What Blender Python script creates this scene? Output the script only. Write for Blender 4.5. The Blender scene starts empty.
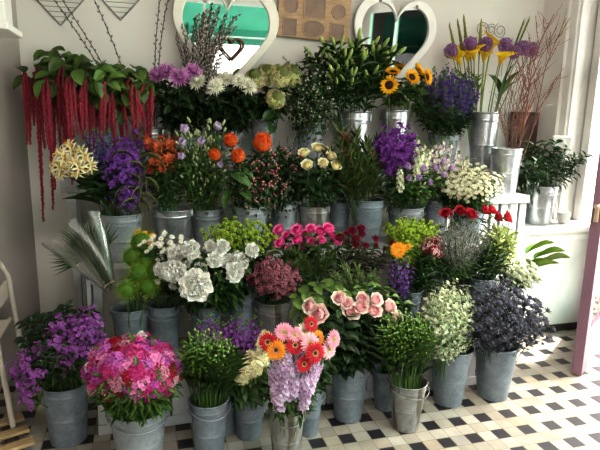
import bpy, math, random
import numpy as np
from mathutils import Matrix, Vector

RS = np.random.RandomState(7)
rnd = random.Random(11)
PI = math.pi
C = bpy.context.scene.collection

# ------------------------------------------------------------------ camera
FPX, PITCH, YAW, ROLL, EYE = 540.0, 0.1993, 0.2861, 0.0205, 1.536
_R0 = np.array([math.cos(YAW), -math.sin(YAW), 0.0])
FW = np.array([math.sin(YAW) * math.cos(PITCH), math.cos(YAW) * math.cos(PITCH), -math.sin(PITCH)])
_U0 = np.cross(_R0, FW)
RT = math.cos(ROLL) * _R0 + math.sin(ROLL) * _U0
UP = -math.sin(ROLL) * _R0 + math.cos(ROLL) * _U0
CAM = np.array([0.0, 0.0, EYE])


def ray(u, v):
    return FW + RT * (u - 300) / FPX - UP * (v - 225) / FPX


def at(u, v, Y):
    """the place on the plane Y that the photo shows at u, v"""
    d = ray(u, v)
    return CAM + d * (Y / d[1])


def px(p):
    q = np.array(p) - CAM
    return 300 + FPX * (q @ RT) / (q @ FW), 225 - FPX * (q @ UP) / (q @ FW)


cd = bpy.data.cameras.new('camera')
cd.sensor_width = 36.0
cd.lens = FPX / 600.0 * 36.0
cd.clip_start = 0.02
cam = bpy.data.objects.new('camera', cd)
C.objects.link(cam)
cam.matrix_world = Matrix(((RT[0], UP[0], -FW[0], 0), (RT[1], UP[1], -FW[1], 0), (RT[2], UP[2], -FW[2], EYE), (0, 0, 0, 1)))
bpy.context.scene.camera = cam


# ------------------------------------------------------------------ materials
def newmat(name):
    m = bpy.data.materials.new(name)
    m.use_nodes = True
    nt = m.node_tree
    b = nt.nodes['Principled BSDF']
    return m, nt, b


def mixcol(nt, mode, a, b, fac=1.0):
    n = nt.nodes.new('ShaderNodeMix')
    n.data_type = 'RGBA'
    n.blend_type = mode
    for i, x in ((6, a), (7, b)):
        if hasattr(x, 'is_output'):
            nt.links.new(x, n.inputs[i])
        else:
            n.inputs[i].default_value = (*x, 1)
    if hasattr(fac, 'is_output'):
        nt.links.new(fac, n.inputs[0])
    else:
        n.inputs[0].default_value = fac
    return n.outputs[2]


def noise(nt, scale, detail=3, coord='Object', vscale=None):
    tc = nt.nodes.new('ShaderNodeTexCoord')
    n = nt.nodes.new('ShaderNodeTexNoise')
    n.inputs['Scale'].default_value = scale
    n.inputs['Detail'].default_value = detail
    if vscale:
        mp = nt.nodes.new('ShaderNodeMapping')
        mp.inputs['Scale'].default_value = vscale
        nt.links.new(tc.outputs[coord], mp.inputs[0])
        nt.links.new(mp.outputs[0], n.inputs['Vector'])
    else:
        nt.links.new(tc.outputs[coord], n.inputs['Vector'])
    return n.outputs['Fac']


def ramp(nt, fac, stops):
    r = nt.nodes.new('ShaderNodeValToRGB')
    el = r.color_ramp.elements
    while len(el) < len(stops):
        el.new(0.5)
    for e, (p, c) in zip(el, stops):
        e.position = p
        e.color = (*c, 1)
    nt.links.new(fac, r.inputs[0])
    return r.outputs[0]


def plant_mat(name, rough, transl, spec=0.3, dim=1.0, var=0.17):
    m, nt, b = newmat(name)
    at_ = nt.nodes.new('ShaderNodeAttribute')
    at_.attribute_name = 'Col'
    oi = nt.nodes.new('ShaderNodeObjectInfo')
    v1 = ramp(nt, oi.outputs['Random'], [(0, ((1 - var) * dim,) * 3), (1, ((1 + var) * dim,) * 3)])
    v2 = ramp(nt, noise(nt, 60, 2), [(0.3, (0.85, 0.85, 0.85)), (0.7, (1.12, 1.12, 1.12))])
    c = mixcol(nt, 'MULTIPLY', mixcol(nt, 'MULTIPLY', at_.outputs['Color'], v1), v2)
    nt.links.new(c, b.inputs['Base Color'])
    b.inputs['Roughness'].default_value = rough
    b.inputs['Specular IOR Level'].default_value = spec
    tr = nt.nodes.new('ShaderNodeBsdfTranslucent')
    nt.links.new(c, tr.inputs['Color'])
    mx = nt.nodes.new('ShaderNodeMixShader')
    mx.inputs[0].default_value = transl
    nt.links.new(b.outputs[0], mx.inputs[1])
    nt.links.new(tr.outputs[0], mx.inputs[2])
    nt.links.new(mx.outputs[0], nt.nodes['Material Output'].inputs['Surface'])
    return m


PETAL = plant_mat('petal', 0.6, 0.25, 0.25, 1.04, 0.07)
LEAF = plant_mat('leaf', 0.42, 0.16, 0.4, 0.68)
STEMM = plant_mat('stalk', 0.55, 0.0, 0.3, 0.8)


def simple(name, col, rough=0.5, metal=0.0, var=0.08, scale=8, vscale=None, spec=0.5, bump=0.0):
    m, nt, b = newmat(name)
    n = noise(nt, scale, 4, 'Object', vscale)
    lo = tuple(max(0, x * (1 - var)) for x in col)
    hi = tuple(min(1, x * (1 + var)) for x in col)
    nt.links.new(ramp(nt, n, [(0.3, lo), (0.7, hi)]), b.inputs['Base Color'])
    b.inputs['Roughness'].default_value = rough
    b.inputs['Metallic'].default_value = metal
    b.inputs['Specular IOR Level'].default_value = spec
    if bump:
        bp = nt.nodes.new('ShaderNodeBump')
        bp.inputs['Strength'].default_value = bump
        bp.inputs['Distance'].default_value = 0.002
        nt.links.new(n, bp.inputs['Height'])
        nt.links.new(bp.outputs[0], b.inputs['Normal'])
    return m


def zinc(name, lo, hi, rough, metal, streak=None):
    m, nt, b = newmat(name)
    n = noise(nt, 14, 5)
    c = ramp(nt, n, [(0.3, lo), (0.7, hi)])
    tc = nt.nodes.new('ShaderNodeTexCoord')
    vo = nt.nodes.new('ShaderNodeTexVoronoi')
    vo.inputs['Scale'].default_value = 70
    nt.links.new(tc.outputs['Object'], vo.inputs['Vector'])
    sp = ramp(nt, vo.outputs['Color'], [(0.1, (0.88, 0.88, 0.88)), (0.9, (1.1, 1.1, 1.1))])
    c = mixcol(nt, 'MULTIPLY', c, sp)
    if streak:
        s = noise(nt, 9, 4, 'Object', (4.0, 4.0, 0.35))
        f = ramp(nt, s, [(0.5, (0, 0, 0)), (0.62, (1, 1, 1))])
        c = mixcol(nt, 'MIX', c, streak, f)
    nt.links.new(c, b.inputs['Base Color'])
    b.inputs['Roughness'].default_value = rough
    b.inputs['Metallic'].default_value = metal
    return m


ZINC = zinc('weathered_zinc', (0.165, 0.195, 0.235), (0.245, 0.28, 0.325), 0.5, 0.35)
ZINC_LIGHT = zinc('pale_zinc', (0.24, 0.265, 0.295), (0.34, 0.36, 0.39), 0.5, 0.35)
ZINC_OLD = zinc('streaked_zinc', (0.23, 0.235, 0.235), (0.35, 0.355, 0.345), 0.45, 0.45, (0.12, 0.10, 0.08))
ZINC_SHINY = zinc('bright_zinc', (0.36, 0.38, 0.40), (0.56, 0.58, 0.60), 0.3, 0.85)

WHITE = simple('white_paint', (0.78, 0.77, 0.74), 0.5, 0, 0.06, 6)
CRATEW = simple('worn_white_paint', (0.55, 0.56, 0.57), 0.6, 0, 0.15, 9, (1, 1, 0.3))
SHELFW = simple('shelf_paint', (0.40, 0.41, 0.42), 0.6, 0, 0.15, 9)
WALLM = simple('wall_paint', (0.74, 0.71, 0.67), 0.8, 0, 0.03, 2.5, bump=0.05)
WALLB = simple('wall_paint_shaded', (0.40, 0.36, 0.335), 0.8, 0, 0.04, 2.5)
CEILM = simple('ceiling_paint', (0.72, 0.70, 0.66), 0.9, 0, 0.02, 2)
FRAMEW = simple('frame_cream_paint', (0.80, 0.77, 0.68), 0.45, 0, 0.04, 10)
FRAMEW2 = simple('frame_white_paint', (0.82, 0.81, 0.78), 0.45, 0, 0.04, 10)
OAK = simple('light_oak', (0.42, 0.27, 0.155), 0.55, 0, 0.22, 12, (1, 1, 8))
CARD = simple('mount_card', (0.25, 0.17, 0.13), 0.7, 0, 0.15, 20)
WICKER = simple('wicker', (0.16, 0.085, 0.045), 0.7, 0, 0.4, 60)
WIRE = simple("grey_wire", (0.26, 0.25, 0.24), 0.5, 0.4, 0.2, 40)
RUSTW = simple('rusty_wire', (0.30, 0.26, 0.25), 0.6, 0.3, 0.2, 40)
PINKD = simple("mauve_gloss_paint", (0.22, 0.12, 0.165), 0.35, 0, 0.08, 5)
BRASS = simple('brass', (0.75, 0.6, 0.45), 0.3, 0.8, 0.1, 30)
PINE = simple('old_pine', (0.44, 0.30, 0.16), 0.6, 0, 0.25, 10, (1, 6, 6))
DARKW = simple('dark_wood', (0.035, 0.025, 0.02), 0.6, 0, 0.3, 10)
CREAMMET = simple('cream_enamel', (0.52, 0.47, 0.40), 0.45, 0, 0.06, 20)
CERAM = simple('white_ceramic', (0.78, 0.76, 0.73), 0.35, 0, 0.04, 20)
BROWNP = simple('brown_panel_paint', (0.10, 0.045, 0.04), 0.6, 0, 0.3, 12)
TANP = simple('tan_card', (0.40, 0.28, 0.19), 0.7, 0, 0.1, 12)
def awning_mat(lo=(0.010, 0.10, 0.062), hi=(0.014, 0.13, 0.08), tl=0.3):
    m, nt, b = newmat('green_awning_cloth')
    c = ramp(nt, noise(nt, 3), [(0.3, lo), (0.7, hi)])
    nt.links.new(c, b.inputs['Base Color'])
    b.inputs['Roughness'].default_value = 0.8
    tr = nt.nodes.new('ShaderNodeBsdfTranslucent')
    nt.links.new(c, tr.inputs['Color'])
    mx = nt.nodes.new('ShaderNodeMixShader')
    mx.inputs[0].default_value = tl
    nt.links.new(b.outputs[0], mx.inputs[1])
    nt.links.new(tr.outputs[0], mx.inputs[2])
    nt.links.new(mx.outputs[0], nt.nodes['Material Output'].inputs['Surface'])
    return m


GREENA = awning_mat()
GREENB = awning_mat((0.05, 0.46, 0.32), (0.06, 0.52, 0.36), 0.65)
PAVE = simple('pavement_stone', (0.50, 0.47, 0.45), 0.85, 0, 0.12, 3)
SOIL = simple('potting_soil', (0.02, 0.014, 0.01), 0.9, 0, 0.4, 60)
TERRA = simple('pot_glaze', (0.30, 0.10, 0.12), 0.5, 0, 0.1, 10)


def mirror_mat():
    m, nt, b = newmat('mirror_silver')
    c = ramp(nt, noise(nt, 3), [(0.3, (0.84, 0.86, 0.86)), (0.7, (0.88, 0.90, 0.90))])
    nt.links.new(c, b.inputs['Base Color'])
    b.inputs['Metallic'].default_value = 1
    b.inputs['Roughness'].default_value = 0.02
    return m


def clear_mat(name, tint, refl, rough):
    m, nt, b = newmat(name)
    t = nt.nodes.new('ShaderNodeBsdfTransparent')
    t.inputs[0].default_value = (*tint, 1)
    g = nt.nodes.new('ShaderNodeBsdfGlossy')
    g.inputs['Roughness'].default_value = rough
    n = noise(nt, 5)
    bp = nt.nodes.new('ShaderNodeBump')
    bp.inputs['Strength'].default_value = 0.3 if rough > 0.05 else 0.02
    nt.links.new(n, bp.inputs['Height'])
    nt.links.new(bp.outputs[0], g.inputs['Normal'])
    fr = nt.nodes.new('ShaderNodeLayerWeight')
    fr.inputs[0].default_value = refl
    mx = nt.nodes.new('ShaderNodeMixShader')
    nt.links.new(fr.outputs['Facing' if rough > 0.05 else 'Fresnel'], mx.inputs[0])
    nt.links.new(t.outputs[0], mx.inputs[1])
    nt.links.new(g.outputs[0], mx.inputs[2])
    nt.links.new(mx.outputs[0], nt.nodes['Material Output'].inputs['Surface'])
    return m


MIRROR = mirror_mat()
GLASS = clear_mat('window_glass', (0.95, 0.96, 0.96), 0.1, 0.01)
FILM = clear_mat('cellophane', (0.93, 0.94, 0.95), 0.45, 0.3)


def floor_mat():
    m, nt, b = newmat('chequered_tile')
    geo = nt.nodes.new('ShaderNodeNewGeometry')
    sep = nt.nodes.new('ShaderNodeSeparateXYZ')
    nt.links.new(geo.outputs['Position'], sep.inputs[0])
    S = 0.0762

    def mth(op, a, b_=None, c=None):
        n = nt.nodes.new('ShaderNodeMath')
        n.operation = op
        for i, x in enumerate((a, b_, c)):
            if x is None:
                continue
            if hasattr(x, 'is_output'):
                nt.links.new(x, n.inputs[i])
            else:
                n.inputs[i].default_value = x
        return n.outputs[0]
    u = mth('DIVIDE', mth('SUBTRACT', sep.outputs[0], 2.1303 - S / 2 - S * 80), S)
    v = mth('DIVIDE', mth('SUBTRACT', sep.outputs[1], 1.9020 - S / 2 - S * 80), S)
    iu, iv = mth('FLOOR', u), mth('FLOOR', v)
    fu, fv = mth('FRACT', u), mth('FRACT', v)
    blk = mth('MULTIPLY', mth('LESS_THAN', mth('MODULO', iu, 2.0), 0.5), mth('LESS_THAN', mth('MODULO', iv, 2.0), 0.5))
    comb = nt.nodes.new('ShaderNodeCombineXYZ')
    nt.links.new(iu, comb.inputs[0])
    nt.links.new(iv, comb.inputs[1])
    wn = nt.nodes.new('ShaderNodeTexWhiteNoise')
    wn.noise_dimensions = '2D'
    nt.links.new(comb.outputs[0], wn.inputs['Vector'])
    cream = ramp(nt, wn.outputs['Value'], [(0, (0.33, 0.295, 0.25)), (0.3, (0.41, 0.38, 0.33)), (0.65, (0.46, 0.435, 0.39)), (0.85, (0.38, 0.325, 0.255)), (1, (0.34, 0.33, 0.31))])
    dark = ramp(nt, wn.outputs['Value'], [(0, (0.012, 0.011, 0.016)), (1, (0.028, 0.025, 0.032))])
    c = mixcol(nt, 'MIX', cream, dark, blk)
    dirt = ramp(nt, noise(nt, 9, 5), [(0.25, (0.78, 0.75, 0.70)), (0.7, (1.05, 1.05, 1.05))])
    c = mixcol(nt, 'MULTIPLY', c, dirt)
    e = 0.025
    g = mth('MAXIMUM', mth('MAXIMUM', mth('LESS_THAN', fu, e), mth('GREATER_THAN', fu, 1 - e)), mth('MAXIMUM', mth('LESS_THAN', fv, e), mth('GREATER_THAN', fv, 1 - e)))
    c = mixcol(nt, 'MIX', c, (0.24, 0.20, 0.155), g)
    nt.links.new(c, b.inputs['Base Color'])
    b.inputs['Roughness'].default_value = 0.5
    bp = nt.nodes.new('ShaderNodeBump')
    bp.inputs['Strength'].default_value = 0.4
    bp.inputs['Distance'].default_value = 0.002
    nt.links.new(mth('SUBTRACT', 1.0, g), bp.inputs['Height'])
    nt.links.new(bp.outputs[0], b.inputs['Normal'])
    return m


FLOORM = floor_mat()


# ------------------------------------------------------------------ mesh building
def nrm(v):
    v = np.asarray(v, float)
    return v / max(1e-9, np.linalg.norm(v))


class M:
    """collects quads with a colour per vertex and turns them into ONE mesh"""

    def __init__(self):
        self.v, self.f, self.c, self.n = [], [], [], 0

    def raw(self, v, f, c):
        v = np.asarray(v, float)
        self.v.append(v)
        self.f.append(np.asarray(f, int) + self.n)
        c = np.asarray(c, float)
        if c.ndim == 1:
            c = np.tile(c, (len(v), 1))
        self.c.append(c)
        self.n += len(v)

    def add(self, T, mat, c0, c1=None, jit=0.12):
        v, f, t = T
        k = 1 + RS.uniform(-jit, jit)
        c0 = np.asarray(c0, float) * k
        c1 = c0 if c1 is None else np.asarray(c1, float) * k
        w = v @ mat[:3, :3].T + mat[:3, 3]
        self.raw(w, f, c0 + (c1 - c0) * t[:, None])

    def mesh(self, name, mat, smooth=True):
        me = bpy.data.meshes.new(name)
        v = np.concatenate(self.v)
        f = np.concatenate(self.f)
        c = np.clip(np.concatenate(self.c), 0, 1)
        me.vertices.add(len(v))
        me.vertices.foreach_set('co', v.ravel())
        me.loops.add(f.size)
        me.loops.foreach_set('vertex_index', f.ravel())
        me.polygons.add(len(f))
        me.polygons.foreach_set('loop_start', np.arange(0, f.size, 4))
        me.polygons.foreach_set('loop_total', np.full(len(f), 4))
        me.polygons.foreach_set('use_smooth', np.full(len(f), smooth))
        a = me.color_attributes.new('Col', 'FLOAT_COLOR', 'POINT')
        a.data.foreach_set('color', np.concatenate([c, np.ones((len(c), 1))], 1).ravel())
        me.update(calc_edges=True)
        me.materials.append(mat)
        return me


# --- mesh pieces without a colour of their own
def box(m, x0, x1, y0, y1, z0, z1):
    v = [(x, y, z) for x in (x0, x1) for y in (y0, y1) for z in (z0, z1)]
    f = [(0, 1, 3, 2), (4, 6, 7, 5), (0, 4, 5, 1), (2, 3, 7, 6), (0, 2, 6, 4), (1, 5, 7, 3)]
    m.raw(v, f, (1, 1, 1))


def tube(m, pts, r, n=6, c=(1, 1, 1), c1=None, cap=False):
    pts = np.asarray(pts, float)
    k = len(pts)
    r = np.full(k, r) if np.isscalar(r) else np.asarray(r, float)
    d = np.gradient(pts, axis=0)
    d /= np.maximum(1e-9, np.linalg.norm(d, axis=1))[:, None]
    ref = np.array([0.0, 0, 1]) if abs(d[:, 2]).mean() < 0.8 else np.array([1.0, 0, 0])
    a = np.cross(d, ref)
    a /= np.maximum(1e-9, np.linalg.norm(a, axis=1))[:, None]
    b = np.cross(d, a)
    th = np.arange(n) * 2 * PI / n
    v = pts[:, None, :] + r[:, None, None] * (np.cos(th)[None, :, None] * a[:, None, :] + np.sin(th)[None, :, None] * b[:, None, :])
    f = [(i * n + j, i * n + (j + 1) % n, (i + 1) * n + (j + 1) % n, (i + 1) * n + j) for i in range(k - 1) for j in range(n)]
    c = np.asarray(c, float)
    c1 = c if c1 is None else np.asarray(c1, float)
    t = np.repeat(np.linspace(0, 1, k), n)[:, None]
    v = v.reshape(-1, 3)
    cc = c + (c1 - c) * t
    if cap and n % 2 == 0:
        for o in (0, (k - 1) * n):
            f += [(o, o + j, o + j + 1, o + j + 2) for j in range(1, n - 2, 2)]
    m.raw(v, f, cc)


def lathe(m, prof, n=32, ctr=(0, 0, 0)):
    k = len(prof)
    v = [(ctr[0] + r * math.cos(2 * PI * j / n), ctr[1] + r * math.sin(2 * PI * j / n), ctr[2] + z) for r, z in prof for j in range(n)]
    f = [(i * n + j, i * n + (j + 1) % n, (i + 1) * n + (j + 1) % n, (i + 1) * n + j) for i in range(k - 1) for j in range(n)]
    m.raw(v, f, (1, 1, 1))


def prism(m, out, y0, y1):
    """closed outline [(x, z)] with a centre fan, extruded along y"""
    n = len(out)
    cx, cz = np.mean(np.array(out), axis=0)
    v = [(x, y0, z) for x, z in out] + [(x, y1, z) for x, z in out] + [(cx, y0, cz), (cx, y1, cz)]
    f = [(i, (i + 1) % n, n + (i + 1) % n, n + i) for i in range(n)]
    for i in range(0, n, 2):
        f.append((2 * n, (i + 2) % n, (i + 1) % n, i))
        f.append((2 * n + 1, n + i, n + (i + 1) % n, n + (i + 2) % n))
    m.raw(v, f, (1, 1, 1))


def obj(name, m, mat, parent=None, smooth=False):
    me = m if isinstance(m, bpy.types.Mesh) else m.mesh(name, mat, smooth)
    o = bpy.data.objects.new(name, me)
    C.objects.link(o)
    if parent is not None:
        o.parent = parent
    return o


def bev(o, w=0.004, seg=2):
    b = o.modifiers.new('bevel', 'BEVEL')
    b.width = w
    b.segments = seg
    b.limit_method = 'ANGLE'
    return o


def tag(o, label, cat, group=None):
    o['label'] = label
    o['category'] = cat
    if group:
        o['group'] = group
    return o


def thing(name, label, cat, loc=(0, 0, 0), group=None, rotz=0):
    o = bpy.data.objects.new(name, None)
    o.empty_display_size = 0.05
    C.objects.link(o)
    o.location = loc
    o.rotation_euler = (0, 0, rotz)
    return tag(o, label, cat, group)


def struct(name, m, mat, parent=None, smooth=False):
    o = obj(name, m, mat, parent, smooth)
    if parent is None:
        o['kind'] = 'structure'
    return o


# --- templates for plants: (verts, quads, t)
def petalT(nl=4, nw=2, prof='round', curl=0.0, cup=0.0, wave=0.0, fold=0.0):
    v, t = [], []
    x = z = 0.0
    pts = [(0, 0)]
    for i in range(nl):
        a = curl * (i + 0.5) / nl
        x += math.cos(a) / nl
        z += math.sin(a) / nl
        pts.append((x, z))
    for i in range(nl + 1):
        s = i / nl
        if prof == 'round':
            w = 0.16 + 0.84 * math.sin(min(1, s / 0.7) * PI / 2) if s < 0.7 else math.sqrt(max(0.0, 1 - ((s - 0.7) / 0.31) ** 2))
        elif prof == 'lance':
            w = 0.10 + 0.90 * math.sin(PI * (s ** 0.8)) if s < 0.99 else 0.03
        elif prof == 'heart':
            w = [0.25, 1, 1, 1, 1][min(4, i)] * (1 - s) ** 0.75 * 1.15 if i else 0.3
            w = max(w, 0.03)
        else:
            w = 1.0 if s < 0.75 else 1 - (s - 0.75) * 3.6
            w = max(w, 0.08)
        a = curl * s
        for j in range(nw + 1):
            q = -1 + 2 * j / nw
            h = cup * q * q * w * 0.5 + fold * abs(q) * w * 0.5 + (wave * math.sin(j * 2.6 + i * 1.9) * s)
            v.append((pts[i][0] - math.sin(a) * h, q * w * 0.5, pts[i][1] + math.cos(a) * h))
            t.append(s)
    f = [(i * (nw + 1) + j, i * (nw + 1) + j + 1, (i + 1) * (nw + 1) + j + 1, (i + 1) * (nw + 1) + j) for i in range(nl) for j in range(nw)]
    return np.array(v), np.array(f), np.array(t)


def ballT(n=2):
    v, f, idx = [], [], {}

    def vid(p):
        q = np.array(p, float)
        q /= np.linalg.norm(q)
        k = tuple(np.round(q, 5))
        if k not in idx:
            idx[k] = len(v)
            v.append(q)
        return idx[k]
    g = [-1 + 2 * i / n for i in range(n + 1)]
    g = [math.tan(x * PI / 4) for x in g]
    for ax in range(3):
        for sg in (-1, 1):
            for i in range(n):
                for j in range(n):
                    qd = []
                    for a, b in ((i, j), (i + 1, j), (i + 1, j + 1), (i, j + 1)):
                        p = [0, 0, 0]
                        p[ax] = sg
                        p[(ax + 1) % 3] = g[a] * sg
                        p[(ax + 2) % 3] = g[b]
                        qd.append(vid(p))
                    f.append(qd)
    v = np.array(v)
    return v, np.array(f), (v[:, 2] + 1) / 2


def floretT(n=5, elev=0.25, wid=0.42):
    v, f, t = [], [], []
    for k in range(n):
        a = 2 * PI * k / n
        ca, sa = math.cos(a), math.sin(a)
        for x, y, z, tt in ((0.03, 0, 0, 0), (0.62, -wid, elev * 0.5, 0.65), (1, 0, elev, 1), (0.62, wid, elev * 0.5, 0.65)):
            v.append((x * ca - y * sa, x * sa + y * ca, z))
            t.append(tt)
        o = 4 * k
        f.append((o, o + 1, o + 2, o + 3))
    return np.array(v), np.array(f), np.array(t)


def bladeT(nl=5, curl=1.2):
    return petalT(nl, 1, 'lance', curl)


BALL1, BALL2, BALL3 = ballT(1), ballT(2), ballT(3)
FL5, FL4, FL6, FL3 = floretT(5), floretT(4, 0.2, 0.5), floretT(6, 0.5, 0.3), floretT(3, 0.5, 0.5)
P_ROSE_IN = petalT(4, 4, 'round', 0.5, 0.85)
P_ROSE_OUT = petalT(5, 4, 'round', -0.5, 0.5)
P_RUF = petalT(3, 4, 'round', 0.55, 0.5, 0.10)
P_RAY = petalT(3, 2, 'lance', 0.45, 0.25)
P_RAYF = petalT(3, 2, 'strap', -0.25, 0.2)
P_STRAPIN = petalT(4, 1, 'lance', 1.3, 0.0)
LF_OV = petalT(4, 2, 'lance', -0.7, 0.0, 0.0, 0.22)
LF_LANCE = petalT(4, 2, 'lance', -0.5, 0.0, 0.0, 0.25)
LF_BIG = petalT(5, 4, 'lance', -0.9, 0.12, 0.03, 0.15)
LF_UP = petalT(4, 2, 'lance', 0.4, 0.0, 0.0, 0.25)
LF_TINY = petalT(2, 1, 'lance', -0.4)
BLADE = bladeT()
SPIKE = petalT(1, 1, 'lance')


def S(x, y=None, z=None):
    y = x if y is None else y
    z = x if z is None else z
    m = np.eye(4)
    m[0, 0], m[1, 1], m[2, 2] = x, y, z
    return m


def T(p):
    m = np.eye(4)
    m[:3, 3] = p
    return m


def Rz(a):
    m = np.eye(4)
    c, s = math.cos(a), math.sin(a)
    m[0, 0], m[0, 1], m[1, 0], m[1, 1] = c, -s, s, c
    return m


def Ry(a):
    m = np.eye(4)
    c, s = math.cos(a), math.sin(a)
    m[0, 0], m[0, 2], m[2, 0], m[2, 2] = c, s, -s, c
    return m


def Rx(a):
    m = np.eye(4)
    c, s = math.cos(a), math.sin(a)
    m[1, 1], m[1, 2], m[2, 1], m[2, 2] = c, -s, s, c
    return m


def frame(p, z, roll=0.0, x=None):
    z = nrm(z)
    if x is None:
        x = np.array([1.0, 0, 0]) if abs(z[0]) < 0.9 else np.array([0.0, 1, 0])
    x = np.asarray(x, float)
    x = nrm(x - z * (x @ z))
    y = np.cross(z, x)
    m = np.eye(4)
    m[:3, 0], m[:3, 1], m[:3, 2], m[:3, 3] = x, y, z, p
    return m @ Rz(roll) if roll else m


def U(a, b):
    return RS.uniform(a, b)


def hemi(n, spread=1.0):
    """n even directions over a cap of half-angle spread about +z"""
    out = []
    for i in range(n):
        ct = 1 - (1 - math.cos(spread)) * (i + 0.5) / n
        st = math.sqrt(max(0, 1 - ct * ct))
        a = i * 2.39996 + U(-.2, .2)
        out.append(np.array([st * math.cos(a), st * math.sin(a), ct]))
    return out


# ------------------------------------------------------------------ blooms; F is the frame the bloom faces (z outward)
def rose(m, F, r, cin, cout, edge, calyx=(0.10, 0.2, 0.05)):
    F = F @ T((0, 0, -r * 0.5))
    for n, el, off, ln, wd, tp, c0, c1 in ((3, 1.45, .04, 1.02, .7, P_ROSE_IN, cin, cin), (4, 1.40, .15, 1.02, .9, P_ROSE_IN, cin, cin),
                                          (5, 1.34, .30, 1.0, 1.0, P_ROSE_IN, cin, cout), (5, 1.25, .46, .98, 1.1, P_ROSE_IN, cin, cout), (7, 1.2, .52, .92, 1.1, P_ROSE_OUT, cout, edge)):
        a0 = U(0, 6)
        for k in range(n):
            m.add(tp, F @ Rz(a0 + k * 2 * PI / n + U(-.25, .25)) @ T((off * r, 0, 0)) @ Ry(-el + U(-.1, .1)) @ S(ln * r, wd * r, r), c0, c1, 0.06)
    m.add(BALL2, F @ S(.35 * r, .35 * r, .3 * r), calyx)


def ruffle(m, F, r, n, c0, c1, spread=1.7, wd=0.75, flat=0.85):
    for d in hemi(n, spread):
        G = frame((0, 0, 0), np.cross(d, np.cross(np.array([0, 0, 1.01]) + RS.normal(0, .15, 3), d)) if abs(d[2]) < .97 else RS.normal(0, 1, 3), 0, d)
        L = r * U(.8, 1.08)
        m.add(P_RUF, F @ S(1, 1, flat) @ G @ Rx(U(-.6, .6)) @ T((L * .25, 0, 0)) @ S(L * .78, r * wd * U(.8, 1.2), r), c0, c1, 0.1)


def rays(m, F, n, ln, wd, el, c0, c1, tp=None, off=0.0, jit=0.08):
    tp = P_RAY if tp is None else tp
    a0 = U(0, 6)
    for k in range(n):
        m.add(tp, F @ Rz(a0 + 2 * PI * k / n + U(-.06, .06)) @ T((off, 0, 0)) @ Ry(-el + U(-jit, jit)) @ S(ln * U(.92, 1.06), wd, ln), c0, c1, .08)


def spider_mum(m, F, r, c0, c1, layers=((20, -.15), (20, .2), (18, .55), (14, .9), (9, 1.25))):
    for i, (n, el) in enumerate(layers):
        rays(m, F, n, r * (1 - .08 * i), r * .2, el, c0, c1, P_STRAPIN if i > 1 else P_RAY, 0, .15)


def pom(m, F, r, c0, c1, n=26):
    for d in hemi(n, 1.75):
        m.add(P_STRAPIN, F @ frame((0, 0, 0), np.cross(d, RS.normal(0, 1, 3)), 0, d) @ S(r, r * .42, r * .4), c0, c1, .1)
    m.add(BALL2, F @ S(r * .55, r * .55, r * .5), np.asarray(c0) * .8)


def daisy(m, F, r, ray, eye, n=14):
    rays(m, F, n, r, r * .34, .12, ray, ray, P_RAYF, r * .15)
    m.add(BALL2, F @ S(r * .3, r * .3, r * .18), eye)


def gerbera(m, F, r, c0, c1, eye, eye2):
    rays(m, F, 22, r * .8, r * .22, .05, c0, c1, P_RAYF, r * .22)
    rays(m, F @ T((0, 0, .03 * r)), 18, r * .62, r * .18, .22, c0, c1, P_RAYF, r * .2)
    rays(m, F @ T((0, 0, .05 * r)), 16, r * .25, r * .08, .6, eye2, eye2, P_RAYF, r * .14)
    m.add(BALL3, F @ T((0, 0, .03 * r)) @ S(r * .2, r * .2, r * .12), eye)


def sunflower(m, F, r):
    y0, y1 = (0.85, 0.36, 0.01), (0.98, 0.60, 0.02)
    for el, k in ((.0, 1), (.22, .92), (.42, .8)):
        rays(m, F, 17, r * .62 * k, r * .24, el, y0, y1, P_RAY, r * .36)
    m.add(BALL3, F @ S(r * .42, r * .42, r * .16), (0.05, 0.022, 0.01), (0.03, .015, .008))
    for i in range(44):
        a = i * 2.4
        q = r * .42 * math.sqrt((i + 1) / 44)
        m.add(SPIKE, F @ T((q * math.cos(a), q * math.sin(a), r * .1)) @ Rz(a) @ Ry(-1.2) @ S(r * .14, r * .06, 1), (.16, .06, .01), (.5, .25, .02))


def floret_dome(m, F, R, n, fr, tp, c0, c1, spread=1.35, flat=.75, multi=None, jit=.12):
    for d in hemi(n, spread):
        p = np.array([d[0] * R, d[1] * R, d[2] * R * flat - R * flat * .4])
        k0, k1 = (c0, c1) if multi is None else multi[RS.randint(len(multi))]
        m.add(tp, F @ T(p * U(.9, 1.04)) @ frame((0, 0, 0), d + RS.normal(0, .25, 3), U(0, 6)) @ S(fr * U(.85, 1.15)), k0, k1, jit)


def spike_ball(m, F, R, n, wd, c0, c1, spread=3.1, tp=None, jit=.15):
    for d in hemi(n, spread):
        m.add(SPIKE if tp is None else tp, F @ frame((0, 0, 0), np.cross(d, RS.normal(0, 1, 3)), 0, nrm(d + RS.normal(0, .08, 3))) @ S(R * U(.85, 1.08), wd, R), c0, c1, jit)


def pincushion(m, F, R):
    for d in hemi(130, 1.6):
        q = np.cross(d, np.array([0, 0, 1.0]) + RS.normal(0, .05, 3))
        m.add(P_STRAPIN, F @ frame((0, 0, 0), np.cross(q, d), 0, d) @ S(R * U(.9, 1.06), R * .11, R * .8), (.45, .07, .015), (.88, .15, .02), .15)
    m.add(BALL3, F @ S(R * .72, R * .72, R * .6), (.55, .09, .015))


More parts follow.
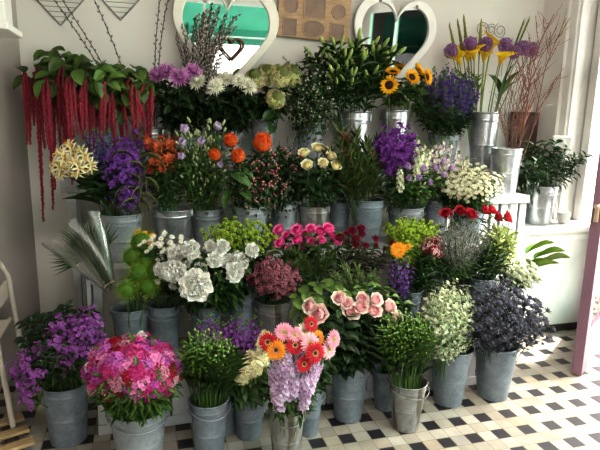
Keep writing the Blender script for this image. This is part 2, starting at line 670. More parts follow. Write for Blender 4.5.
def calla(m, F, h, w, c0, c1):
    n, k = 14, 7
    v, t = [], []
    for i in range(k + 1):
        s = i / k
        for j in range(n + 1):
            a = -PI + 2 * PI * j / n
            front = (1 + math.cos(a)) / 2
            zz = h * s * (.72 + .28 * front ** 2)
            rr = w * (.13 + .37 * s + .36 * s ** 2.5)
            v.append((rr * math.cos(a) + (.5 * s ** 4) * w * front ** 3, rr * math.sin(a), zz - .10 * h * s ** 6 * (1 - front)))
            t.append(s)
    f = [(i * (n + 1) + j, i * (n + 1) + j + 1, (i + 1) * (n + 1) + j + 1, (i + 1) * (n + 1) + j) for i in range(k) for j in range(n)]
    m.add((np.array(v), np.array(f), np.array(t)), F, c0, c1, .06)
    tube(m, [(F @ np.array([0, 0, h * q, 1]))[:3] for q in (.1, .35, .62)], [w * .06, w * .07, w * .03], 6, (.85, .5, .02))


def trumpet(m, F, h, r, c0, c1, n=6, curl=-1.2):
    tp = petalT(4, 2, 'lance', curl, .3)
    for k in range(n):
        m.add(tp, F @ Rz(2 * PI * k / n + U(-.1, .1)) @ Ry(-1.25) @ S(h, r, h), c0, c1, .1)


def cupflower(m, F, r, c0, c1, n=7):
    for k in range(n):
        m.add(P_ROSE_IN, F @ Rz(k * 2.4) @ T((r * .1, 0, 0)) @ Ry(-1.0 - .05 * k) @ S(r * 1.2, r * 1.15, r), c0, c1, .08)


def bud(m, F, h, r, c0, c1):
    m.add(BALL2, F @ T((0, 0, h * .5)) @ S(r, r, h * .5), c0, c1)


# ------------------------------------------------------------------ a stem: curved stalk along z of length L; everything on it in its frame
RIMT = [0.0]


class Stem:
    def __init__(s, L, bend=.06, r=.0028, c=(.10, .19, .05), c1=None, n=6, wob=.0):
        s.L, s.bend = L, bend
        s.wob = RS.normal(0, wob, 2) if wob else (0, 0)
        s.parts = {}
        s.stem = M()
        tube(s.stem, [s.p(t) for t in np.linspace(0, 1, 7)], np.linspace(r * 1.1, r * .8, 7), n, c, c1)

    def p(s, t):
        return np.array([-s.bend * s.L * 4 * t * (1 - t) + s.wob[0] * math.sin(2 * PI * t), s.wob[1] * math.sin(PI * t), s.L * t])

    def d(s, t):
        return nrm(s.p(min(1.02, t + .02)) - s.p(t - .02))

    def part(s, name):
        if name not in s.parts:
            s.parts[name] = M()
        return s.parts[name]

    def tip(s, tilt=0.0, back=0.0, roll=None):
        d = s.d(1.0)
        z = np.array([d[0] * math.cos(tilt) + d[2] * math.sin(tilt), d[1], d[2] * math.cos(tilt) - d[0] * math.sin(tilt)])
        return frame(s.p(1) - back * nrm(z), z, U(0, 6) if roll is None else roll, None if roll is None else (1, 0, 0))

    def leaves(s, n, t0, t1, ln, wd, c0, c1=None, el=.6, tp=None, name='foliage', grow=0.0, off=0.0, jit=.18):
        if t1 > RIMT[0] > t0:
            n = max(3, int(round(n * math.sqrt((t1 - RIMT[0]) / (t1 - t0)))))
            t0 = RIMT[0]
        m = s.part(name)
        for i in range(n):
            t = t0 + (t1 - t0) * (i + U(.2, .8)) / n
            k = (1 - grow * (i / n)) * U(.75, 1.2)
            G = frame(s.p(t), s.d(t), i * 2.4 + U(-.5, .5))
            m.add(LF_OV if tp is None else tp, G @ T((off, 0, 0)) @ Ry(-el + U(-.3, .3)) @ Rx(U(-.4, .4)) @ S(ln * k, wd * k, ln * k), c0, c1, jit)

    def branch(s, t, az, el, ln, r=.0015, c=(.12, .2, .06), bend=.15):
        """a side twig; returns the frame at its tip"""
        t = max(t, min(.9, RIMT[0]))
        G = frame(s.p(t), s.d(t), az)
        d = (G[:3, :3] @ np.array([math.cos(el), 0, math.sin(el)]))
        u = G[:3, 2]
        p0 = s.p(t)
        pts = [p0 + d * ln * q + u * bend * ln * q * q for q in (0, .5, 1)]
        tube(s.stem, pts, r, 4, c)
        return frame(pts[2], nrm(pts[2] - pts[1]), U(0, 6))

    def out(s):
        return s


G_DK, G_MD, G_LT, G_BL, G_YE = (.020, .058, .014), (.045, .12, .022), (.13, .25, .045), (.05, .10, .065), (.28, .38, .06)


# ------------------------------------------------------------------ kinds of stem
def k_rose(cin, cout, edge, r, lf=G_DK, lf1=G_MD, tilt=.32, nl=13):
    def f(L):
        s = Stem(L, .06, .003)
        rose(s.part('bloom'), s.tip(tilt), r * U(.92, 1.06), cin, cout, edge)
        s.leaves(nl, .45, .93, .07, .036, lf, lf1, .5, LF_OV, off=.012)
        return s
    return f


def k_ruffle(c0, c1, r, n=34, lf=G_DK, lf1=G_MD, nl=14, ll=.06, lw=.018, tilt=.5, spread=1.8, buds=0, t0=.4, t1=.95):
    def f(L):
        s = Stem(L, .06, .0028)
        ruffle(s.part('bloom'), s.tip(tilt), r * U(.9, 1.08), n, c0, c1, spread)
        s.leaves(nl, t0, t1, ll, lw, lf, lf1, .55)
        for i in range(buds):
            F = s.branch(U(.8, .9), i * 2.5, 1.0, .05)
            bud(s.part('bud'), F, r * .8, r * .35, c0, c1)
        return s
    return f


def k_spider_mum(c0, c1, r):
    def f(L):
        s = Stem(L, .05, .0035)
        spider_mum(s.part('bloom'), s.tip(.55), r * U(.93, 1.05), c0, c1)
        s.leaves(26, .35, .95, .085, .042, G_DK, (.03, .075, .02), .35, LF_BIG)
        return s
    return f


def k_hydrangea(L):
    s = Stem(L, .05, .004)
    floret_dome(s.part('bloom'), s.tip(.5, .01), .068, 120, .0155, FL4, (.34, .34, .12), (.55, .54, .30), 1.9, .8,
                [((.36, .36, .12), (.56, .54, .28)), ((.42, .40, .18), (.62, .58, .36)), ((.34, .40, .10), (.46, .50, .2)), ((.40, .30, .18), (.52, .40, .28))])
    s.part('bloom').add(BALL2, s.tip(.5, .01) @ S(.05), (.14, .17, .05))
    s.leaves(10, .4, .9, .10, .06, G_DK, G_MD, .3, LF_BIG)
    return s


def k_lily(L):
    s = Stem(L, .04, .004, (.10, .2, .05))
    s.leaves(34, .42, .99, .12, .020, G_DK, (.05, .13, .025), .75, LF_LANCE)
    for i in range(RS.randint(3, 5)):
        b = s.part(f'bud#{i}')
        F = s.branch(.97 - .04 * i, i * 2.3 + U(-.3, .3), 1.0 + U(-.2, .2), .05, .0022, (.14, .25, .07))
        bud(b, F, U(.065, .09), U(.0105, .0135), (.20, .33, .07), (.42, .50, .17))
    return s


def k_sunflower(r, tilt):
    def f(L):
        s = Stem(L, .05, .005, (.12, .2, .05))
        F = s.tip(tilt)
        sunflower(s.part('bloom'), F, r)
        rays(s.part('foliage'), F @ T((0, 0, -.012)), 14, r * .6, r * .22, -.15, G_MD, G_LT, P_RAY)
        s.leaves(9, .5, .93, .10, .07, G_MD, (.08, .16, .035), .35, LF_BIG)
        return s
    return f


def k_spire(c0, c1, c2=None, fr=.011, span=(.62, 1.0), n=46, rad=.016, lf=G_DK, lf1=G_MD, nl=16, ll=.07, lw=.018, tp=None, tipgreen=True, r=.0024, bend=.06, side=0, t0=.3):
    """larkspur, stock, snapdragon: florets packed up a spike"""
    def f(L):
        s = Stem(L, bend, r)
        b = s.part('bloom')
        lines = [(None, span)] + [('b', (0, 1))] * side
        for q, (kind, sp) in enumerate(lines):
            if kind:
                F = s.branch(U(.55, .75), q * 2.2, .95, L * .22)
                base = F[:3, 3]
                ax = F[:3, 2]
                pos = lambda t, base=base, ax=ax: base + ax * (t - .6) * L * .22
                dr = lambda t, ax=ax: ax
                nn = n // 2
            else:
                pos, dr, nn = s.p, s.d, n
            for i in range(nn):
                t = sp[0] + (sp[1] - sp[0]) * i / nn
                k = 1 - .55 * (i / nn) ** 1.5
                G = frame(pos(t), dr(t), i * 2.4)
                cc = (c0, c1) if (c2 is None or U(0, 1) < .75) else (c0, c2)
                if tipgreen and i > nn * .88:
                    b.add(BALL1, G @ T((rad * .35, 0, 0)) @ S(fr * .35, fr * .35, fr * .5), G_LT)
                    continue
                b.add(FL5 if tp is None else tp, G @ T((rad * k, 0, 0)) @ Ry(1.15 + U(-.3, .3)) @ Rz(U(0, 6)) @ S(fr * k * U(.9, 1.15)), *cc, .15)
                if i % 2 == 0:
                    b.add(FL3, G @ T((rad * k * .6, 0, .003)) @ Ry(.7 + U(-.5, .5)) @ S(fr * k * .8), *cc, .2)
        s.leaves(nl, t0, span[0] + .02, ll, lw, lf, lf1, .6)
        return s
    return f


def k_calla(L):
    s = Stem(L, .04, .0055, (.16, .28, .06), (.3, .36, .07))
    calla(s.part('bloom'), s.tip(.22, .03, (PI / 2 if U(0, 1) < .5 else -PI / 2) + U(-.5, .5)), .115, .066, (.62, .42, .02), (.90, .62, .03))
    return s


def k_allium(L):
    s = Stem(L, .05, .0038, (.12, .22, .07))
    F = s.tip(.2)
    b = s.part('bloom')
    for d in hemi(130, 3.0):
        b.add(FL6, F @ T(d * .045 * U(.8, 1.12)) @ frame((0, 0, 0), d, U(0, 6)) @ S(.0115), (.20, .07, .22), (.40, .22, .44), .2)
    b.add(BALL2, F @ S(.028), (.13, .08, .14))
    return s


def k_spear(L):
    s = Stem(L, .03, .004, (.12, .2, .05))
    b = s.part('bud')
    for i in range(12):
        t = .80 + .20 * i / 12
        k = 1 - .6 * i / 12
        b.add(LF_UP, frame(s.p(t), s.d(t), (i % 2) * PI + U(-.3, .3)) @ T((.003, 0, 0)) @ Ry(-1.35) @ S(.06, .034 * k, .05), (.22, .28, .06), (.36, .37, .10))
    s.leaves(5, .1, .55, .2, .018, G_MD, G_LT, 1.2, LF_LANCE)
    return s


def k_twig(L):
    s = Stem(L, .03, .0026, (.20, .13, .08), (.24, .12, .08), 5, .03)
    b = s.part('bud')
    for i in range(11):
        t = U(.35, .95)
        ln = U(.1, .25) * (1.1 - t * .5) * L
        az, el = U(0, 6.3), U(.8, 1.15)
        F = s.branch(t, az, el, ln, .0016, (.24, .10, .07), .3)
        p0, p1 = s.p(t), F[:3, 3]
        for k in range(7):
            q = p0 + (p1 - p0) * U(.15, 1)
            b.add(BALL1, frame(q, RS.normal(0, 1, 3)) @ S(.0028, .0028, .005), (.30, .10, .07), (.38, .16, .09), .3)
        F2 = frame(p1, F[:3, 2] + RS.normal(0, .4, 3))
        tube(s.stem, [p0 + (p1 - p0) * .6, p0 + (p1 - p0) * .8 + RS.normal(0, .012, 3), p1 + F2[:3, 2] * .05], .001, 4, (.26, .1, .07))
    for i in range(14):
        t = U(.4, 1)
        b.add(BALL1, frame(s.p(t), RS.normal(0, 1, 3)) @ T((.003, 0, 0)) @ S(.003, .003, .006), (.32, .12, .08), (.36, .18, .1), .3)
    return s


def k_willow(dens, side):
    def f(L):
        s = Stem(L, .03, .0032, (.045, .03, .028), (.06, .035, .03), 5, .006)
        b = s.part('catkin')
        n = int(L * dens)
        for i in range(n):
            t = .3 + .7 * i / n
            G = frame(s.p(t), s.d(t), i * 2.6)
            b.add(BALL2, G @ T((.006, 0, 0)) @ Ry(.45) @ T((0, 0, .006)) @ S(.0045, .0045, .0095), (.14, .10, .08), (.48, .44, .38), .25)
        for j in range(side):
            t0 = U(.45, .8)
            F = s.branch(t0, U(0, 6.3), 1.2, L * .22, .0018, (.05, .03, .028))
            p0, p1 = s.p(t0), F[:3, 3]
            for k in range(13):
                q = p0 + (p1 - p0) * (k + 2) / 14
                b.add(BALL2, frame(q, F[:3, 2], k * 2.6) @ T((.006, 0, 0)) @ Ry(.4) @ S(.0055, .0055, .011), (.16, .12, .10), (.60, .56, .50), .25)
        return s
    return f


def k_foliage(c0, c1, ln, wd, n, t0=.35, t1=1.0, el=.5, tp=None, side=0, sl=.2, buds=None, bend=.06, stemc=(.08, .14, .04)):
    """leafy greenery, with side sprays"""
    def f(L):
        s = Stem(L, bend, .0028, stemc)
        s.leaves(n, t0, t1, ln, wd, c0, c1, el, tp)
        m = s.part('foliage')
        for j in range(side):
            t = t0 + (.97 - t0) * (j + U(0, 1)) / side
            F = s.branch(t, j * 2.4 + U(-.4, .4), .75 + U(-.2, .2), L * sl * U(.7, 1.1), .0016, stemc)
            p0, p1 = s.p(t), F[:3, 3]
            for k in range(7):
                q = p0 + (p1 - p0) * (.25 + .75 * k / 6)
                m.add(LF_OV if tp is None else tp, frame(q, F[:3, 2], k * PI + U(-.5, .5)) @ Ry(-el + U(-.3, .3)) @ Rx(U(-.4, .4)) @ S(ln * .85, wd * .85, ln), c0, c1, .18)
            if buds:
                for k in range(buds[0]):
                    s.part(buds[4]).add(buds[5], frame(p1 + RS.normal(0, buds[6], 3), F[:3, 2] + RS.normal(0, .5, 3)) @ S(buds[1]), buds[2], buds[3], .15)
        return s
    return f


def k_statice(c0, c1, L_spread=.12, n=9, fl=14, fr=.0075, lf=G_MD, wing=True, t0=.55):
    def f(L):
        s = Stem(L, .07, .0028, (.10, .19, .06))
        b = s.part('bloom')
        ends = [s.tip(.3)]
        for j in range(n):
            ends.append(s.branch(t0 + (.98 - t0) * j / n, j * 2.4 + U(-.3, .3), .75, L_spread * U(.7, 1.1), .0016, (.11, .2, .07), .35))
        for F in ends:
            for k in range(fl):
                d = np.array([U(-1, 1), U(-.6, .6), U(-.4, .6)])
                b.add(FL5, F @ T(d * np.array([.026, .026, .018])) @ Rx(U(-.7, .7)) @ Ry(U(-.7, .7)) @ Rz(U(0, 6)) @ S(fr * U(.8, 1.25)), c0, c1, .22)
        s.leaves(7, .3, .75, .07, .02, lf, G_LT, .7)
        return s
    return f


def k_alstro(L):
    s = Stem(L, .06, .003)
    for i in range(6):
        b = s.part(f'bloom#{i}')
        F = s.branch(U(.86, .96), i * 2.1, .9, .055, .0018)
        trumpet(b, F, .036, .019, (.50, .15, .04), (.50, .07, .035))
    for i in range(3):
        F = s.branch(U(.9, .96), i * 2.1 + 1, 1.1, .05, .0016)
        b = s.part(f'bud#{i}')
        bud(b, F, .024, .006, (.3, .2, .06), (.45, .12, .05))
    s.leaves(20, .4, .95, .075, .017, G_MD, (.12, .2, .05), .7)
    return s


def k_lisianthus(c0, c1, r, nb=2, buds=7, lf=G_MD):
    def f(L):
        s = Stem(L, .06, .0028)
        b, g = s.part('bloom'), s.part('bud')
        cupflower(b, s.tip(.5), r, c0, c1)
        for i in range(nb - 1):
            cupflower(b, s.branch(U(.78, .9), i * 2.4, 1.0, .09, .0016), r * .9, c0, c1)
        for i in range(buds):
            g = s.part(f'bud#{i}')
            bud(g, s.branch(U(.6, .95), i * 2.4 + 1, 1.05, U(.06, .1), .0013), U(.03, .042), .0065, (.24, .33, .10), (.52, .56, .36))
        s.leaves(22, .35, .92, .06, .024, lf, G_LT, .6)
        return s
    return f


def k_pincushion(r):
    def f(L):
        s = Stem(L, .06, .004)
        pincushion(s.part('bloom'), s.tip(.45), r)
        s.leaves(16, .4, .95, .065, .022, G_DK, (.06, .12, .03), .5)
        return s
    return f


def k_sprays(head, n=8, r=.0022, spread=.09, lf=G_DK, lf1=G_MD, nl=14, ll=.055, lw=.022, t0=.62, el=.95, lt0=.35):
    """a spray stem: the same small head on each side twig"""
    def f(L):
        s = Stem(L, .06, r)
        b = s.part('bloom')
        head(b, s.tip(.4))
        for j in range(n - 1):
            b = s.part(f'bloom#{j}')
            head(b, s.branch(t0 + (.94 - t0) * j / (n - 1), j * 2.4 + U(-.3, .3), el + U(-.15, .15), spread * U(.8, 1.2), .0014, (.11, .19, .06), .4))
        s.leaves(nl, lt0, .92, ll, lw, lf, lf1, .5)
        return s
    return f


def k_dome(R, n, fr, tp, c0, c1, multi=None, lf=G_MD, lf1=G_LT, nl=14, ll=.07, lw=.016, under=(.06, .10, .03), flat=.6, tilt=.4, spread=1.35):
    def f(L):
        s = Stem(L, .06, .003)
        F = s.tip(tilt, .01)
        cc = multi[RS.randint(len(multi))] if multi and multi[0] == 'each' else None
        floret_dome(s.part('bloom'), F, R * U(.9, 1.1), n, fr, tp, c0, c1, spread, flat, multi)
        s.part('bloom').add(BALL2, F @ T((0, 0, -R * .25)) @ S(R * .6, R * .6, R * .3), under)
        s.leaves(nl, .4, .97, ll, lw, lf, lf1, .6)
        return s
    return f


def k_moss(R):
    def f(L):
        s = Stem(L, .05, .0035)
        F = s.tip(.5)
        b = s.part('bloom')
        spike_ball(b, F, R, 520, R * .10, (.09, .20, .012), (.36, .56, .06), 2.6, None, .3)
        b.add(BALL2, F @ S(R * .6), (.06, .14, .015))
        s.leaves(12, .4, .95, .06, .008, G_DK, G_MD, .8)
        return s
    return f


def k_thistle(L):
    s = Stem(L, .06, .0026, (.10, .12, .10))
    b = s.part('bloom')

    def head(F, k, b=b):
        b.add(BALL3, F @ T((0, 0, .010 * k)) @ S(.010 * k, .010 * k, .014 * k), (.075, .075, .11), (.115, .115, .165))
        rays(b, F, 11, .034 * k, .0075 * k, .35, (.09, .10, .11), (.125, .125, .15), P_RAY, 0, .25)
        for d in hemi(40, 1.7):
            b.add(SPIKE, F @ T((0, 0, .010 * k)) @ frame((0, 0, 0), np.cross(d, RS.normal(0, 1, 3)), 0, d) @ S(.0175 * k, .004 * k, 1), (.075, .075, .12), (.17, .165, .225), .25)
    head(s.tip(.3), 1.15)
    for j in range(8):
        b = s.part(f'bloom#{j}')
        head(s.branch(.55 + .38 * j / 8, j * 2.4, .85, U(.06, .11), .0015, (.09, .10, .12), .4), U(.75, 1.05), b)
    s.leaves(16, .35, .9, .055, .016, (.05, .075, .06), (.09, .11, .10), .5, P_RAY)
    return s


def k_budded(c0, c1, tipc, nb=8, grassy=True, rb=.006, hb=.016):
    """many slim green stalks ending in loose buds"""
    def f(L):
        s = Stem(L, .04, .0026, (.06, .14, .025), (.09, .18, .03))
        b = s.part('bud')
        for j in range(nb):
            F = s.branch(.76 + .22 * j / nb, j * 2.4, 1.05, U(.03, .06), .0014, (.1, .2, .04))
            b = s.part(f'bud#{j}')
            bud(b, F, hb * U(.8, 1.2), rb, c0, tipc if U(0, 1) < .4 else c1)
        s.leaves(7, .25, .75, .15, .0065, (.03, .08, .015), (.07, .16, .03), 1.35, LF_LANCE)
        s.leaves(11, .72, .98, .055, .012, (.06, .16, .025), (.16, .30, .05), .9)
        return s
    return f


def k_airy(c0, c1, fr, n, spread, per=10, tp=None, lf=G_MD, lf1=G_LT, nl=12, t0=.5, ll=.05, lw=.02):
    """clouds of tiny florets: lady's mantle, goldenrod, white panicles"""
    def f(L):
        s = Stem(L, .06, .0024)
        b = s.part('bloom')
        for j in range(n):
            t = t0 + (.99 - t0) * j / n
            F = s.branch(t, j * 2.4, .8, spread * U(.6, 1.1) * (1.15 - .5 * (t - t0) / (1 - t0)), .0012, (.14, .22, .07), .4)
            p0, p1 = s.p(t), F[:3, 3]
            for k in range(per):
                q = p0 + (p1 - p0) * (.4 + .7 * k / per) + RS.normal(0, spread * .10, 3)
                b.add(FL5 if tp is None else tp, frame(q, F[:3, 2] + RS.normal(0, .7, 3), U(0, 6)) @ S(fr * U(.75, 1.25)), c0, c1, .18)
        s.leaves(nl, .3, .9, ll, lw, lf, lf1, .6)
        return s
    return f


def k_heather(L):
    s = Stem(L, .05, .002, (.16, .17, .12))
    b = s.part('bloom')
    for j in range(9):
        F = s.branch(.5 + .42 * j / 9, j * 2.4, 1.15, L * .17, .0012, (.2, .21, .17), .25)
        p0, p1 = s.p(.5 + .42 * j / 9), F[:3, 3]
        for k in range(16):
            q = p0 + (p1 - p0) * (.1 + .95 * k / 16)
            b.add(SPIKE, frame(q, F[:3, 2], k * 2.4) @ Ry(-.9) @ S(.021, .0075, 1), (.48, .50, .44), (.86, .86, .82), .2)
    s.leaves(8, .3, .7, .05, .016, G_MD, G_LT, .6)
    return s


def k_cream_nerine(L):
    s = Stem(L, .10, .004, (.10, .2, .06))
    b = s.part('bloom')
    tp = petalT(5, 2, 'lance', -1.3, .15)
    tip = s.tip(.9)
    for j in range(6):
        b = s.part(f'bloom#{j}')
        F = tip @ Rz(j * 1.1) @ Ry(.75) @ T((0, 0, .03))
        for k in range(6):
            b.add(tp, F @ Rz(2 * PI * k / 6 + U(-.1, .1)) @ Ry(-1.1) @ S(.050, .011, .050), (.86, .70, .16), (.94, .91, .80), .1)
        for k in range(4):
            tube(b, [(F @ np.array([0, 0, 0, 1]))[:3], (F @ np.array([U(-.015, .015), U(-.015, .015), .035, 1]))[:3]], .0016, 4, (.7, .45, .05))
        tube(s.stem, [tip[:3, 3], F[:3, 3]], .002, 4, (.14, .24, .07))
    s.leaves(5, .15, .6, .2, .02, G_DK, G_MD, 1.2, LF_LANCE)
    return s


def k_blade(c0, c1, wd, curl=1.6, n=5, dark=None):
    """a shoot of long arching striped blades"""
    def f(L):
        s = Stem(L, .04, .003, (.12, .2, .06))
        m = s.part('foliage')
        tp = petalT(8, 2, 'lance', -curl, 0, 0, .2)
        for i in range(n):
            t = .55 + .45 * (i + .5) / n
            A = frame(s.p(t), s.d(t), i * 2.4 + U(-.4, .4)) @ Ry(-.9 + U(-.25, .25))
            ln = U(.13, .19)
            m.add(tp, A @ S(ln, wd, ln), c0, c0, .1)
            if dark is not None:
                m.add(tp, A @ T((0, 0, .0006)) @ S(ln, wd * .45, ln), dark, dark, .1)
        return s
    return f


def k_bigleaf(L):
    s = Stem(L, .06, .004, (.12, .22, .05))
    m = s.part('foliage')
    tp = petalT(7, 4, 'lance', -.35, .2, .01, .12)
    d = s.d(1)
    m.add(tp, frame(s.p(1), np.array([-d[2], 0, d[0]]), 0, d) @ Ry(.15) @ S(.19, .12, .19), (.07, .22, .03), (.36, .52, .05), .15)
    return s


# ------------------------------------------------------------------ buckets
ORD = ['first', 'second', 'third', 'fourth', 'fifth', 'sixth', 'seventh', 'eighth', 'ninth', 'tenth', 'eleventh', 'twelfth', 'thirteenth', 'fourteenth', 'fifteenth', 'sixteenth', 'seventeenth', 'eighteenth', 'nineteenth', 'twentieth']
NUM = ['zero', 'one', 'two', 'three', 'four', 'five', 'six', 'seven', 'eight', 'nine', 'ten', 'eleven', 'twelve', 'thirteen', 'fourteen', 'fifteen', 'sixteen', 'seventeen', 'eighteen', 'nineteen', 'twenty']


class Bucket:
    pass


def bucket(u, v, w, Y, base, label, mat=ZINC, taper=.72, rings=(.86, .45), handle=True, hrot=None, hdrop=1.0):
    """a zinc florist's pail whose rim the photo shows at u, v with a width of w pixels"""
    P = at(u, v, Y)
    R = w / FPX * ((P - CAM) @ FW) / 2
    H = P[2] - base
    b = Bucket()
    b.c, b.R, b.H, b.base, b.Y, b.rimpx = np.array([P[0], Y, base]), R, H, base, Y, (u, v)
    t = thing('flower_bucket', label, 'bucket', (P[0], Y, base), 'galvanised flower buckets', U(-.3, .3))
    r0 = R * taper
    rr = lambda q: r0 + (R - r0) * q
    m = M()
    prof = [(.002, .006), (r0 * .93, .006), (r0 * .95, 0), (r0, 0.002)]
    for q in sorted([.06, .25, .65] + [x + d for x in rings for d in (-.045, -.03, -.026, -.014, 0, .014, .026, .03, .045)] + [.02, .035, .945, .96]):
        bump = .0022 if any(abs(q - x) < .004 for x in rings) else .0014 if any(abs(q - x) < .018 for x in rings) else 0
        prof.append((rr(q) + bump, H * q))
    prof += [(R, H * .975), (R + .004, H * .982), (R + .006, H * .99), (R + .004, H), (R - .001, H), (R - .003, H * .98), (rr(.5) - .004, H * .5), (r0 - .004, .012), (.002, .012)]
    lathe(m, prof, 36)
    obj('pail', m, mat, t, True)
    if not handle:
        rb = M()
        lathe(rb, [(R - .001, H * .95), (R + .004, H * .95), (R + .006, H * .975), (R + .006, H * 1.0), (R + .002, H * 1.006), (R - .002, H * 1.0), (R - .002, H * .95)], 36)
        obj('rim_band', rb, mat, t, True)
    if handle:
        for sx in (-1, 1):
            e = M()
            box(e, sx * (rr(.9) + .001) - .004, sx * (rr(.9) + .001) + .006 * sx + .002, -.014, .014, H * .84, H * .96)
            bev(obj('handle_lug', e, mat, t), .002)
        hm = M()
        rad = rr(.9) + .012
        sg = -1 if U(0, 1) < .75 else 1
        pts = []
        for q in np.linspace(0, PI, 15):
            y = sg * math.sin(q) * (rad + .004)
            pts.append((math.cos(q) * rad, y, H * .9 - math.sin(q) * H * .10 * hdrop))
        tube(hm, pts, .0024, 6, cap=True)
        obj('handle', hm, mat, t, True)
    return b


KINDN = {}


def bunch(b, name, cat, builder, pts, label, group=None, nvar=3, ordinal=None, dY=0.0, back=.30, deep=.03, fan=.5, upn=.5, individual=None, labels=None, leafmat=LEAF):
    """stems of one kind standing in bucket b. pts: (u, v[, dy]) where the photo shows each tip; the stem runs from inside the bucket to that place"""
    tg = []
    for p in pts:
        Y = b.Y + dY + (p[2] if len(p) > 2 else 0)
        tg.append(at(p[0], p[1], Y))
    tg = np.array(tg)
    cen = tg.mean(axis=0)
    bases = []
    for P in tg:
        lat = (P - b.c)[:2]
        n = np.linalg.norm(lat)
        lim = b.R * .45
        off = lat / max(n, 1e-6) * min(lim, n * .4) * (1 if back < .45 else -.4) + RS.normal(0, b.R * .08, 2)
        bases.append(np.array([b.c[0] + off[0], b.c[1] + off[1], b.base + .02 + abs(RS.normal(0, deep))]))
    bases = np.array(bases)
    Ls = np.linalg.norm(tg - bases, axis=1)
    order = np.argsort([q[0] for q in pts])
    rank = {int(i): k for k, i in enumerate(order)}
    if individual is not None:
        src = None
    else:
        Lm = float(np.mean(Ls))
        RIMT[0] = min(.88, (b.H + .012) / Lm)
        src = [variant(builder(Lm)) for _ in range(min(nvar, len(pts)))]
    proto = {}
    for i, (P, B, L) in enumerate(zip(tg, bases, Ls)):
        if individual is not None:
            RIMT[0] = min(.88, (b.H + .012) / L)
            meshes = variant(individual[i](float(L)))
            k = 1.0
            key = ('i', i)
        else:
            key = i % len(src)
            meshes = src[key]
            k = L / Lm
        z = (P - B) / L
        lat = np.array([P[0] - b.c[0], (P[1] - b.c[1]) - .12, 0])
        x = nrm(lat * np.array([1, 1, 0]) + np.array([U(-.02, .02), -.06, 0]))
        x = nrm(x - z * (x @ z))
        y = np.cross(z, x)
        W = Matrix(((x[0] * k, y[0] * k, z[0] * k, B[0]), (x[1] * k, y[1] * k, z[1] * k, B[1]), (x[2] * k, y[2] * k, z[2] * k, B[2]), (0, 0, 0, 1)))
        if ordinal:
            n = len(pts)
            r_ = rank[i]
            where = 'leftmost' if r_ == 0 else 'rightmost' if r_ == n - 1 else ORD[r_] + ' from the left'
            lab = f'{where} of the {NUM[n]} {ordinal}'
        else:
            lab = label
        if labels:
            lab = labels[i]
        if key in proto:
            src_root, kids = proto[key]
            root = src_root.copy()
            C.objects.link(root)
            for ch in kids:
                c2 = ch.copy()
                C.objects.link(c2)
                c2.parent = root
        else:
            root = bpy.data.objects.new(name, None)
            root.empty_display_size = .03
            C.objects.link(root)
            kids = []
            for pn, me in meshes.items():
                o = bpy.data.objects.new(pn.split('#')[0], me)
                C.objects.link(o)
                o.parent = root
                kids.append(o)
            proto[key] = (root, kids)
        root.matrix_world = W
        tag(root, lab, cat, group or label)


def variant(s):
    d = {'stem': s.stem.mesh('stem', STEMM)}
    for n, m in s.parts.items():
        if m.n:
            d[n] = m.mesh(n.split('#')[0], LEAF if n == 'foliage' else PETAL)
    return d


def disc(u, v, a, b, n, depth=.08, seed=0, rmin=0.0, low=0.0):
    """n even places over an ellipse of the photo, bulging towards the viewer"""
    out = []
    for i in range(n):
        r = math.sqrt(rmin ** 2 + (1 - rmin ** 2) * (i + .5) / n)
        th = i * 2.39996 + seed
        s, t = r * math.cos(th), r * math.sin(th)
        dy = -depth * math.sqrt(max(0, 1 - r * r)) + depth * .35 * (-t) + U(-.015, .015)
        out.append((u + a * s + U(-1, 1), v + b * t + U(-1, 1), dy))
    return out


# ================================================================== THE ROOM
LX0, LY0, LX1, LY1 = -0.67, 3.66, -2.45, -3.0          # slanting left wall
m = M(); box(m, -2.6, 4.2, -3.1, 3.8, -.1, 0); struct('floor', m, FLOORM)
m = M(); box(m, -2.6, 3.4, -3.1, 3.8, 2.9, 3.0); struct('ceiling', m, CEILM)
m = M(); box(m, -.9, 3.4, 3.66, 3.8, 0, 2.9); struct('wall_back', m, WALLM)
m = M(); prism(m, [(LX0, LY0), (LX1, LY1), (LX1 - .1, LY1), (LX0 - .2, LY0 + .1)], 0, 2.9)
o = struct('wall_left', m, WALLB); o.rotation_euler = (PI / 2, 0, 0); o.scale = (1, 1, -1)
# front wall, behind the viewer, with a shop window
m = M()
for q in ((-2.6, -.6, 0, 2.9), (2.9, 3.4, 0, 2.9), (-.6, 2.9, 0, .5), (-.6, 2.9, 2.5, 2.9)):
    box(m, q[0], q[1], -3.1, -3.0, q[2], q[3])
struct('wall_front', m, WALLM)
# right wall: shop front with windows and the doorway (Y 1.9 to 2.9)
m = M()
for y0, y1, z0, z1 in ((-3.1, -2.6, 0, 2.9), (-2.6, 3.66, 2.5, 2.9), (-2.6, 1.75, 0, .5), (1.75, 1.9, 0, 2.5), (2.93, 3.03, 0, 2.5), (3.03, 3.3, 0, .76), (3.3, 3.66, 0, 2.5)):
    box(m, 3.2, 3.3, y0, y1, z0, z1)
struct('wall_right', m, WHITE)


